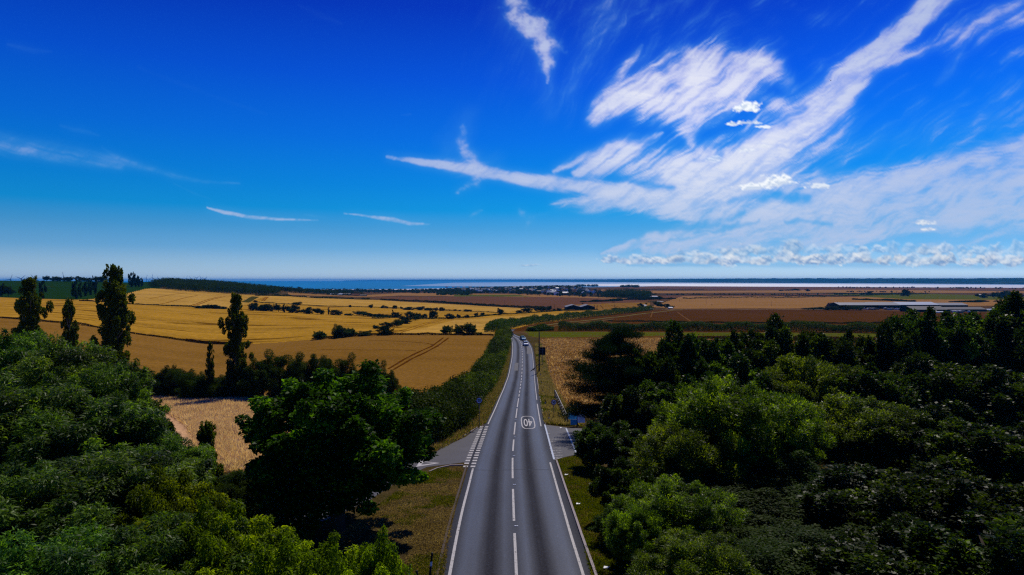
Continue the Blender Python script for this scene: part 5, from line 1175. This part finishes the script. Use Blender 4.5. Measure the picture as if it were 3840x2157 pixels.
board(2131.5,2164,1549,1572.5,DB,'pale blue private property notice, upper board left of the sign post',[('Private Property',.80,.13,.86),('*',.60,.05,.8),('*',.44,.05,.5),('* *',.2,.09,.5)],M['boardblue'])
board(2139.5,2164,1573.2,1593.5,DB,'darker blue notice hanging under the private property board',[('*',.84,.07,.7),('*',.62,.08,.8),('*',.38,.06,.6),('*',.15,.05,.6)],M['boardmid'])
board(2165.5,2193.5,1554,1585,DB,'lilac company board with an oval emblem right of the sign post',[('*',.88,.08,.5),('*',.76,.05,.7),('G.E.S',.55,.13,.42),('oval',.55,.13,.76),('*',.36,.03,.7),('*',.23,.07,.66),('*',.11,.07,.66)],M['boardlilac'])
p_ = at(2165, DB+.12); mbp = MB(); mbp.tube([(0,0,-.4), (0,0,ZC-(1552/S-CY)*DB/F-p_.z)], .075, M['wood'], 8); o = mbp.build('sign_post', None, True, p_); tag(o, 'dark timber post carrying the notice boards at the farm entrance', 'post')
# telegraph poles
def tele_pole(loc, h, r, label, group='telegraph poles', arm=True, rz=0.0):
    o = empty('telegraph_pole', loc, rz, label, 'telegraph pole', group); a = MB(); a.tube([(0,0,-.5), (0,0,h)], [r*1.15, r*.8], M['bark'], 8); a.build('pole', o, True)
    if arm:
        b = MB(); b.box((0,-.15,h-.7), (h*.12,.1,.12), M['bark']); b.build('crossarm', o)
    return o
b_ = at(2022, 170); tele_pole(b_, ZC-(1243/S-CY)*170/F-b_.z, .17, 'tall dark telegraph pole right of the road at the start of the stubble field', arm=False)
for i, (px, by, ty, lb) in enumerate([(1893,1147,1126,'in the mauve field left of the barn'),(2079,1156,1139,'just left of the double barn'),(2305,1160,1138,'in the tramlined field right of the barn'),(2549,1132,1121,'on the tan plain above the farm track'),(2648,1140,1120,'second from the left on the right tan plain'),(2760,1141,1124,'third from the left on the right tan plain'),(2894,1148,1130,'nearest the long farm sheds'),(1728,1120,1110,'far off in the mauve field behind the golden bands'),(3052,1146,1137,'beside the chimney house at the sheds')]):
    x, y = hit(px, by); tele_pole((x, y, float(zg(x, y))), (by-ty)/S*y/F, .16, 'distant telegraph pole '+lb)
# back of a direction sign
D0 = 186.; b_ = at(2034, D0); o = empty('direction_sign', b_, 0, 'dark back of a rectangular road sign beside the telegraph pole', 'road sign')
z0, z1 = ZC-(1331/S-CY)*D0/F-b_.z, ZC-(1302/S-CY)*D0/F-b_.z; w_ = 23/S*D0/F
a = MB(); a.box((0,0,(z0+z1)/2), (w_,.04,z1-z0), M['signblack']); a.build('panel', o); a = MB(); a.tube([(0,-.06,-.3),(0,-.06,z1)], .05, M['steel'], 8); a.build('pole', o)
a = MB(); a.box((0,-.035,z0+.3*(z1-z0)), (w_*.96,.03,.05), M['steel']); a.box((0,-.035,z0+.7*(z1-z0)), (w_*.96,.03,.05), M['steel']); a.build('rail', o)

# ================================================================== CARS
M['glass'] = mat('car_glass', (.01,.014,.02), .08, .6)[0]; M['tyre'] = mat('tyre', (.012,.012,.012), .8, .2)[0]; M['lamp'] = mat('headlamp', (.75,.80,.85), .1, .8)[0]
def car(loc, rz, col, label, name='car', group='cars on the main road'):
    """front faces -y"""
    o = empty(name, loc, rz, label, 'car', group); pm = mat('car_paint', col, .25, .6, .2)[0]
    st = [(-2.1,.30,.62,.70),(-2.02,.24,.72,.80),(-1.5,.22,.88,.86),(-.95,.20,.96,.88),(.9,.20,.98,.88),(1.6,.22,.96,.86),(2.0,.26,.90,.82),(2.1,.34,.74,.74)]
    b = MB(); ring = []
    for y, z0, z1, hw in st: ring.append([(-hw*.94,y,z0),(-hw,y,z0+.2),(-hw,y,(z0+z1)/2+.08),(-hw*.88,y,z1),(hw*.88,y,z1),(hw,y,(z0+z1)/2+.08),(hw,y,z0+.2),(hw*.94,y,z0)])
    for i in range(len(ring)-1):
        for k in range(8): b.poly([ring[i][k], ring[i+1][k], ring[i+1][(k+1) % 8], ring[i][(k+1) % 8]][::-1], pm)
    b.poly(ring[0], pm); b.poly(ring[-1][::-1], pm); b.build('body', o)
    g = MB(); lo = [(-.78,-.95,.95),(.78,-.95,.95),(.78,1.75,.96),(-.78,1.75,.96)]; hi = [(-.58,-.30,1.42),(.58,-.30,1.42),(.58,1.15,1.43),(-.58,1.15,1.43)]
    for k in range(4): g.poly([lo[k], lo[(k+1) % 4], hi[(k+1) % 4], hi[k]], M['glass'])
    g.build('windows', o); r = MB(); r.box((0,.42,1.445), (1.20,1.50,.05), pm)
    for sx_ in (-1, 1): r.tube([(sx_*.79,-.96,.95),(sx_*.59,-.30,1.43)], .035, pm, 5); r.tube([(sx_*.79,1.76,.96),(sx_*.59,1.16,1.43)], .05, pm, 5)
    r.build('roof', o)
    for sx_ in (-1, 1):
        l = MB(); l.box((sx_*.62,-2.08,.62), (.34,.10,.15), M['lamp']); l.build('headlight', o)
        mm = MB(); mm.box((sx_*.96,-.72,1.0), (.20,.12,.13), pm); mm.build('mirror', o)
        for y in (-1.3, 1.3):
            wh = MB(); wh.tube([(sx_*.70,y,.31),(sx_*.90,y,.31)], .31, M['tyre'], 16); wo = wh.build('wheel', o)
            hb = MB(); hb.tube([(sx_*.895,y,.31),(sx_*.912,y,.31)], .19, M['steel'], 12); hb.build('rim', wo)
    gr = MB(); gr.box((0,-2.10,.50), (.9,.06,.16), M['black']); gr.build('grille', o)
    pl = MB(); pl.box((0,-2.15,.40), (.52,.02,.11), M['signwhite']); pl.build('number_plate', o); return o
def on_road(px, py): x, y = hit(px, py); return (x, y, float(zroad(x, y))+ZR)
car(on_road(1971.5, 1296), R(4), (.55,.60,.68), 'silver white car leading on the right lane before the bend')
car(on_road(1960.5, 1275), R(12), (.14,.28,.36), 'blue grey car following the silver one out of the bend')
car(on_road(1915.5, 1256), R(190), (.55,.30,.34), 'pale car disappearing into the bend between the hedges')
x, y = hit(2436, 1156); car((x, y, float(zg(x, y))+.1), R(-35), (.5,.08,.08), 'tiny red and white car on the distant lane', group='cars on the distant lane')
x, y = hit(2443, 1158.5); car((x, y, float(zg(x, y))+.1), R(-35), (.6,.62,.65), 'tiny white car right behind the red one on the distant lane', group='cars on the distant lane')
# ---- birds
def bird(loc, span, label, rot):
    o = empty('bird', loc, 0, label, 'bird'); o.rotation_euler = rot; m = mat('dark_plumage', (.01,.01,.012), .7, .1)[0]
    b = MB(); b.tube([(0,-span*.22,0),(0,-span*.12,.01),(0,0,0),(0,span*.14,0),(0,span*.26,0)], [.01*span,.05*span,.07*span,.04*span,.01*span], m, 8); b.build('body', o, True)
    for s_ in (-1, 1):
        w_ = MB(); w_.poly([(0,-span*.07,.01),(s_*span*.25,-span*.10,span*.10),(s_*span*.5,0,span*.06),(s_*span*.24,span*.07,span*.09),(0,span*.08,.01)], m); w_.poly([(0,-span*.07,0),(0,span*.08,0),(s_*span*.24,span*.07,span*.09-.012),(s_*span*.5,0,span*.06-.012),(s_*span*.25,-span*.10,span*.10-.012)], m); w_.build('wing', o)
    return o
D0 = 150.; bird((D0*(2000/S-CU)/F, D0, ZC-(1386/S-CY)*D0/F), 1.9, 'dark bird gliding low over the right lane', (R(20), R(-32), R(30)))
D0 = 120.; bird((D0*(3114/S-CU)/F, D0, ZC-(301/S-CY)*D0/F), .6, 'tiny bird high in the sky at the right', (R(60), R(10), R(30)))
# litter on the right verge and the farm entrance
for i, (px, py, lb) in enumerate([(2103,1608,'pinkish scrap of litter lying on the farm entrance'),(2123,1785,'white scrap of litter on the verge below the farm entrance'),(2167,1895,'white scrap of litter half way down the right verge'),(2272,2136,'white scrap of litter at the bottom of the right verge')]):
    x, y = hit(px, py); o = MB(); o.poly([(-.13,-.09,.05),(.10,-.11,.07),(.14,.08,.06),(-.08,.10,.09)], M['signwhite']); o.poly([(.10,-.11,.07),(.2,.0,.12),(.14,.08,.06)], M['signwhite']); ob = o.build('litter', None, False, (x, y, float(zroad(x, y))+.06)); tag(ob, lb, 'litter')

# ================================================================== FARM BUILDINGS
M['roofgrey'] = mat('fibre_cement_roof', (.12,.13,.16), .6, .3)[0]; M['roofpale'] = mat('pale_sheet_roof', (.27,.31,.39), .5, .3)[0]; M['roofdark'] = mat('dark_sheet_roof', (.06,.058,.065), .7, .3)[0]; M['roofred'] = mat('clay_tiles', (.10,.035,.02), .9, .1)[0]
M['clad'] = mat('black_cladding', (.010,.010,.012), .8, .1)[0]; M['wallpale'] = mat('white_render', (.70,.70,.68), .8, .1)[0]; M['wallbrick'] = mat('brown_brick', (.14,.075,.05), .9, .1)[0]; M['dark'] = mat('dark_opening', (.006,.006,.007), .9, .05)[0]
def building(name, loc, w, d, eave, ridge, wallm, roofm, label, cat, axis='x', group=None, rz=0.0, doors=0, windows=0, chimney=False, bays=0):
    """axis: direction of the ridge"""
    o = empty(name, loc, rz, label, cat, group); a = MB(); hw, hd = w/2, d/2
    if axis == 'x':
        a.poly([(-hw,-hd,-1),(hw,-hd,-1),(hw,-hd,eave),(-hw,-hd,eave)], wallm); a.poly([(hw,hd,-1),(-hw,hd,-1),(-hw,hd,eave),(hw,hd,eave)], wallm)
        a.poly([(-hw,hd,-1),(-hw,-hd,-1),(-hw,-hd,eave),(-hw,0,ridge),(-hw,hd,eave)], wallm); a.poly([(hw,-hd,-1),(hw,hd,-1),(hw,hd,eave),(hw,0,ridge),(hw,-hd,eave)], wallm)
    else:
        a.poly([(-hw,-hd,-1),(hw,-hd,-1),(hw,-hd,eave),(0,-hd,ridge),(-hw,-hd,eave)], wallm); a.poly([(hw,hd,-1),(-hw,hd,-1),(-hw,hd,eave),(0,hd,ridge),(hw,hd,eave)], wallm)
        a.poly([(-hw,hd,-1),(-hw,-hd,-1),(-hw,-hd,eave),(-hw,hd,eave)], wallm); a.poly([(hw,-hd,-1),(hw,hd,-1),(hw,hd,eave),(hw,-hd,eave)], wallm)
    a.build('wall', o); r = MB(); ov = .35; t = .12
    for s_ in (-1, 1):
        if axis == 'x': q = [(-hw-ov, s_*(hd+ov), eave-.12), (hw+ov, s_*(hd+ov), eave-.12), (hw+ov, 0, ridge+.06), (-hw-ov, 0, ridge+.06)]
        else: q = [(s_*(hw+ov), -hd-ov, eave-.12), (s_*(hw+ov), hd+ov, eave-.12), (0, hd+ov, ridge+.06), (0, -hd-ov, ridge+.06)]
        up = [(x, y, z+t) for x, y, z in q]; r.poly(up, roofm); r.poly(q[::-1], roofm)
        for k in range(4): r.poly([q[k], q[(k+1) % 4], up[(k+1) % 4], up[k]], roofm)
    ro = r.build('roof', o)
    if chimney: c = MB(); c.box((hw*.6, 0, ridge+.4), (.9,.7,1.8), M['wallbrick']); c.build('chimney', ro)
    for k in range(doors): x = -hw+(k+.5)*w/doors; c = MB(); c.box((x, -hd-.03, eave*.36), (w/doors*.45, .06, eave*.80), M['dark']); c.build('door', o)
    for k in range(windows): x = -hw+(k+.5)*w/windows; c = MB(); c.box((x, -hd-.03, eave*.58), (min(1.2, w/windows*.4), .06, min(1.2, eave*.3)), M['dark']); c.build('window', o)
    return o
def bsite(px, by): x, y = hit(px, by); return x, y, float(zg(x, y)), y/F/S
# the double barn
x, y, z, sc = bsite(2150, 1161)
for i, (p0, p1, lb) in enumerate([(2123,2178,'left'),(2178.5,2231,'right')]):
    w_ = (p1-p0)*sc; cx0 = x+((p0+p1)/2-2150)*sc; building('barn', (cx0, y+14, z), w_, 28, 10*sc*1.0, 17.5*sc, M['clad'], M['roofgrey'], f'{lb} half of the double gabled black barn beyond the golden field', 'barn', 'y', 'the two black barns', doors=2)
# the long sheds on the right and the yard in front of them
for (p0, p1, by, ev, rg, dp, wm, rm, ax, lb, kw) in [
    (3149,3270,1160,16,24,30,'clad','roofgrey','x','long dark shed with a grey roof, leftmost of the long farm sheds',dict(doors=4)),
    (3268,3378,1158,14,23,34,'clad','roofgrey','x','grey roofed shed, second of the long farm sheds',dict(doors=4)),
    (3376,3522,1157,14,23,34,'clad','roofpale','x','shed with the palest bright roof in the middle of the row',dict(doors=5)),
    (3526,3630,1154,10,17,26,'clad','roofgrey','x','low shed at the right end of the row',dict(doors=4)),
    (3425,3552,1170,9,20,26,'clad','roofdark','x','lower dark roofed shed standing in front of the pale roof',dict(doors=5)),
    (3545,3700,1168,8,15,20,'clad','roofdark','x','long dark open shed at the right of the yard',dict(doors=6)),
    (3236,3294,1158,11,15,10,'wallpale','roofpale','x','small pale office with a hipped look before the sheds',dict(windows=6,doors=1)),
    (3115,3158,1158,10,22,12,'wallbrick','roofred','x','brown tiled house with a chimney left of the long sheds',dict(windows=3,doors=1,chimney=True)),
    (3688,3728,1166,4,7,9,'wallpale','roofpale','x','flat white canopy at the right end of the yard',dict(doors=2)),
    (3490,3545,1173,3,5,6,'wallpale','roofpale','x','low white roofed store at the edge of the brown field',dict(doors=2)),
    (2445,2466,1116,4.2,6.0,10,'wallpale','wallpale','x','bright white long farm building beside the distant lane',dict(doors=2)),
    (2434,2440,1113.5,2.5,3.8,7,'wallpale','wallpale','x','small white shed just left of the bright white building',{}),
    (2320,2337,1112.5,2.0,3.0,9,'wallpale','wallpale','x','white shed in front of the dark town wood',dict(doors=1)),
    (2466,2484,1148,6,11,9,'wallbrick','roofred','x','dark farmhouse with a chimney among trees by the lane',dict(windows=3,doors=1,chimney=True)),
    (2509,2523,1157,3,5,7,'wallpale','roofpale','x','small white cottage right of the farmhouse',dict(windows=2,doors=1)),
    (1236,1282,1107,3.2,6.5,16,'clad','roofpale','x','pale roofed barn of the coastal farm',dict(doors=3)),
    (1284,1312,1108,4.5,8.5,16,'clad','roofdark','x','dark barn right of the pale roofed barn',dict(doors=2)),
    (1312,1345,1109,3.5,7.5,14,'wallbrick','roofred','x','brown farmhouse of the coastal farm',dict(windows=4,doors=1,chimney=True)),
    (1346,1372,1110,2.5,5.0,12,'clad','roofdark','x','low dark outbuilding at the right of the coastal farm',dict(doors=2)),
    (3667,3682,1109,3,5,9,'wallpale','wallpale','x','white house among the trees at the far right of the plain',dict(doors=1)),
    (1918,1955,1076.5,2.3,3.6,26,'wallpale','roofpale','x','white warehouse, left one on the ridge above the town',dict(doors=2)),
    (1957,1968,1076.5,2.3,3.6,26,'wallpale','roofpale','x','short white warehouse between the two long ones',{}),
    (1972,2015,1076.5,2.4,4.0,26,'wallpale','roofpale','x','white warehouse in the middle of the ridge above the town',dict(doors=2)),
    (2022,2045,1076,2.2,3.8,24,'wallpale','roofpale','x','white warehouse, right one on the ridge above the town',dict(doors=1)),
    (1963,1987,1082,2.2,3.6,20,'clad','roofgrey','x','grey factory shed in the middle of the town',dict(doors=2)),
    (1988,2012,1081,3.2,5.0,20,'clad','roofdark','x','dark factory block in the middle of the town',dict(doors=2))]:
    x, y, z, sc = bsite((p0+p1)/2, by); building('shed' if 'shed' in lb or 'barn' in lb else 'house' if 'house' in lb or 'cottage' in lb else 'farm_building', (x, y+dp/2, z), (p1-p0)*sc, dp, ev*sc, rg*sc, M[wm], M[rm], lb, 'building', ax, **kw)
# houses of the town: small but each its own
rh = random.Random(12); names = set(); roofs = ['roofred','roofgrey','roofdark','roofpale']; nh = 0
HP = [(1780,1095),(1850,1083),(1980,1080),(2160,1080),(2200,1088),(2230,1098),(2270,1106),(2200,1112),(2050,1106),(1900,1098),(1800,1100)]
while nh < 90:
    px, py = rh.uniform(1780, 2280), rh.uniform(1079, 1112)
    if not inpoly(np.array([px]), np.array([py]), HP)[0]: continue
    x, y, z, sc = bsite(px, py); w_ = rh.uniform(9, 15); rf = rh.choice(roofs); pale = rh.random() < .6
    building('house', (x, y, z+.5), w_, rh.uniform(7, 10), rh.uniform(5, 7), rh.uniform(8.5, 10), M['wallpale' if pale else 'wallbrick'], M[rf], f"tiny {'white' if pale else 'brown'} house with a {dict(roofred='tiled', roofgrey='grey', roofdark='dark', roofpale='pale')[rf]} roof in the {'upper' if py < 1094 else 'lower'} {'left' if px < 1950 else 'middle' if px < 2120 else 'right'} part of the distant town", 'house', rh.choice(['x','y']), 'houses of the distant town', rz=rh.uniform(-.5,.5)); nh += 1
for k in range(14):
    px, py = [(1575,1078),(1600,1079),(1618,1081),(1640,1080),(1662,1079),(1700,1080),(1722,1080),(1745,1081),(1765,1080),(1785,1081),(1640,1092),(1790,1092),(1812,1092),(1770,1090)][k]
    x, y, z, sc = bsite(px+100 if px < 1760 else px, py+2); building('house', (x, y, z+1.5), 16, 9, 6.5, 10, M['wallpale'], M['roofpale' if k % 2 else 'roofgrey'], f"white house with a {'pale' if k % 2 else 'grey'} roof, {'upper' if k < 10 else 'lower'} row at the left of the distant town", 'house', 'x', 'white houses at the left of the town')
# caravans on the rise right of the town
cv = empty('caravan', (0,0,0), 0, 'one of the white caravans parked in rows on the rise beside the shore', 'caravan', 'caravans of the holiday park')
a = MB(); a.box((0,0,1.7), (12,4,2.6), M['wallpale']); a.build('body', cv); a = MB(); a.box((0,0,3.1), (12.3,4.3,.25), M['roofpale']); a.build('roof', cv)
first = True
for k in range(95):
    px, py = rh.uniform(2070, 2172), rh.uniform(1069.5, 1078.5)
    x, y, z, sc = bsite(px, py); o = cv if first else copy_tree(cv); first = False; o.location = (x, y, z); o.rotation_euler = (0, 0, rh.uniform(-.6,.6)); s_ = rh.uniform(.8, 1.4); o.scale = (s_, s_, s_)
# machines and vans parked round the long sheds
mv = empty('parked_van', (0,0,0), 0, 'one of the vans and machines parked in the yard before the long sheds', 'van', 'vehicles in the farm yard')
a = MB(); a.box((0,0,1.2), (4.6,1.9,1.7), M['wallpale']); a.box((2.6,0,.8), (.9,1.8,.9), M['wallpale']); a.build('body', mv); a = MB(); a.box((2.35,0,1.5), (.5,1.7,.7), M['glass']); a.build('windscreen', mv); a = MB()
for sx_ in (-1.5, 1.7):
    for sy_ in (-.95, .95): a.tube([(sx_, sy_-.1, .35), (sx_, sy_+.1, .35)], .35, M['tyre'], 10)
a.build('wheels', mv); mv2 = None
first = True
for k in range(64):
    part = 'before the long sheds' if k < 26 else 'beside the lower dark sheds' if k < 44 else 'at the right end of the yard'
    if k < 26: px, py = rh.uniform(3240, 3420), rh.uniform(1160, 1164)
    elif k < 44: px, py = rh.uniform(3560, 3640), rh.uniform(1170, 1175)
    else: px, py = rh.uniform(3700, 3880), rh.uniform(1160, 1172)
    x, y, z, sc = bsite(px, py); o = mv if first else copy_tree(mv); first = False; o.location = (x, y, z); o.rotation_euler = (0, 0, rh.uniform(0, 6.28)); o['label'] = f"small {('white', 'dark', 'grey')[k % 3]} van parked {part}"
dkv = [c for c in bpy.data.objects if c.name.startswith('parked_van')]
mdk = mat('dark_paint', (.03,.035,.05), .4, .5)[0]; mgy = mat('grey_paint', (.18,.19,.22), .4, .5)[0]
for i, c in enumerate(dkv):
    if i % 3:
        for ch in c.children:
            if ch.name.startswith('body'):
                ch.material_slots[0].link = 'OBJECT'; ch.material_slots[0].material = mdk if i % 3 == 1 else mgy
# ---- wind turbines standing in the sea
def turbine(x, D, h, label, rot, group, zb=0.0):
    o = empty('wind_turbine', (x, D, zb), 0, label, 'wind turbine', group); m = M['turb']; r = h*.045
    a = MB(); a.tube([(0,0,0), (0,0,h)], [r, r*.6], m, 8); a.build('tower', o); a = MB(); a.box((0,h*.02,h), (h*.06,h*.14,h*.06), m); a.build('nacelle', o)
    for k in range(3):
        t = rot+k*2.0944; b = MB(); L = h*.62; d = Vector((math.sin(t), 0, math.cos(t))); p = Vector((0,-h*.06,h)); e = Vector((math.cos(t), 0, -math.sin(t)))
        b.poly([p-e*r*.5, p+e*r*.5, p+d*L*.3+e*r*.9, p+d*L+e*r*.15, p+d*L-e*r*.15, p+d*L*.3-e*r*.3], m); b.poly([q+Vector((0,.6,0)) for q in (p-e*r*.5, p+d*L*.3-e*r*.3, p+d*L-e*r*.15, p+d*L+e*r*.15, p+d*L*.3+e*r*.9, p+e*r*.5)], m); b.build('blade', o)
    return o
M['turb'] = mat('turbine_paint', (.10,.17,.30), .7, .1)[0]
for i, (px, ty) in enumerate([(549,1038),(571,1036),(593,1041),(613,1041),(630,1042),(646,1041),(661,1042),(675,1043),(701,1039),(716,1040),(738,1038),(754,1040),(766,1041),(771.5,1041)]):
    D = 9500.; turbine(D*(px/S-CU)/F, D, 45+(1052-ty-3.4)/S*D/F*.9, ORD[i]+' wind turbine from the left in the row standing in the sea', rh.uniform(0, 2), 'offshore wind turbines')
for i, (px, ty) in enumerate([(40,1040),(80,1036),(130,1036),(240,1032)]):
    D = 4000.; turbine(D*(px/S-CU)/F, D, 45+(1052-ty)/S*D/F*.62-5, ORD[i]+' wind turbine from the left behind the green hill', .4+i*.5, 'wind turbines behind the hill')
# ships' glint: a vessel lying off the far shore
for px, py, D, lb in [(1734,1051,26000,'bright ship lying before the far shore, left one'),(2152,1056,16000,'bright ship lying in the estuary above the caravans')]:
    o = empty('ship', (D*(px/S-CU)/F, D, 0), 0, lb, 'ship'); a = MB(); L = D*3/S/F
    a.poly([(-L*.9,0,12),(-L*.7,0,0),(L*.7,0,0),(L*.9,0,12)], M['wallpale']); a.poly([(-L*.9,8,12),(L*.9,8,12),(L*.7,8,0),(-L*.7,8,0)], M['wallpale']); a.poly([(-L*.9,0,12),(L*.9,0,12),(L*.9,8,12),(-L*.9,8,12)], M['wallpale']); a.build('hull', o)
    a = MB(); a.box((0,4,24), (L*.6,8,26), M['wallpale']); a.build('deckhouse', o)

# ================================================================== HAZE
hm = bpy.data.materials.new('haze'); hm.use_nodes = True; nt = hm.node_tree; nt.nodes.clear()
ho = N(nt, 'ShaderNodeOutputMaterial'); pv = N(nt, 'ShaderNodeVolumePrincipled'); nt.links.new(pv.outputs[0], ho.inputs['Volume'])
pv.inputs['Color'].default_value = (.05, .43, 1.0, 1); pv.inputs['Density'].default_value = 3.6e-5; pv.inputs['Anisotropy'].default_value = 0.1
mb = MB(); mb.box((0, 29000, 66), (118000, 58600, 140), hm); o = mb.build('haze'); tag(o, kind='stuff')
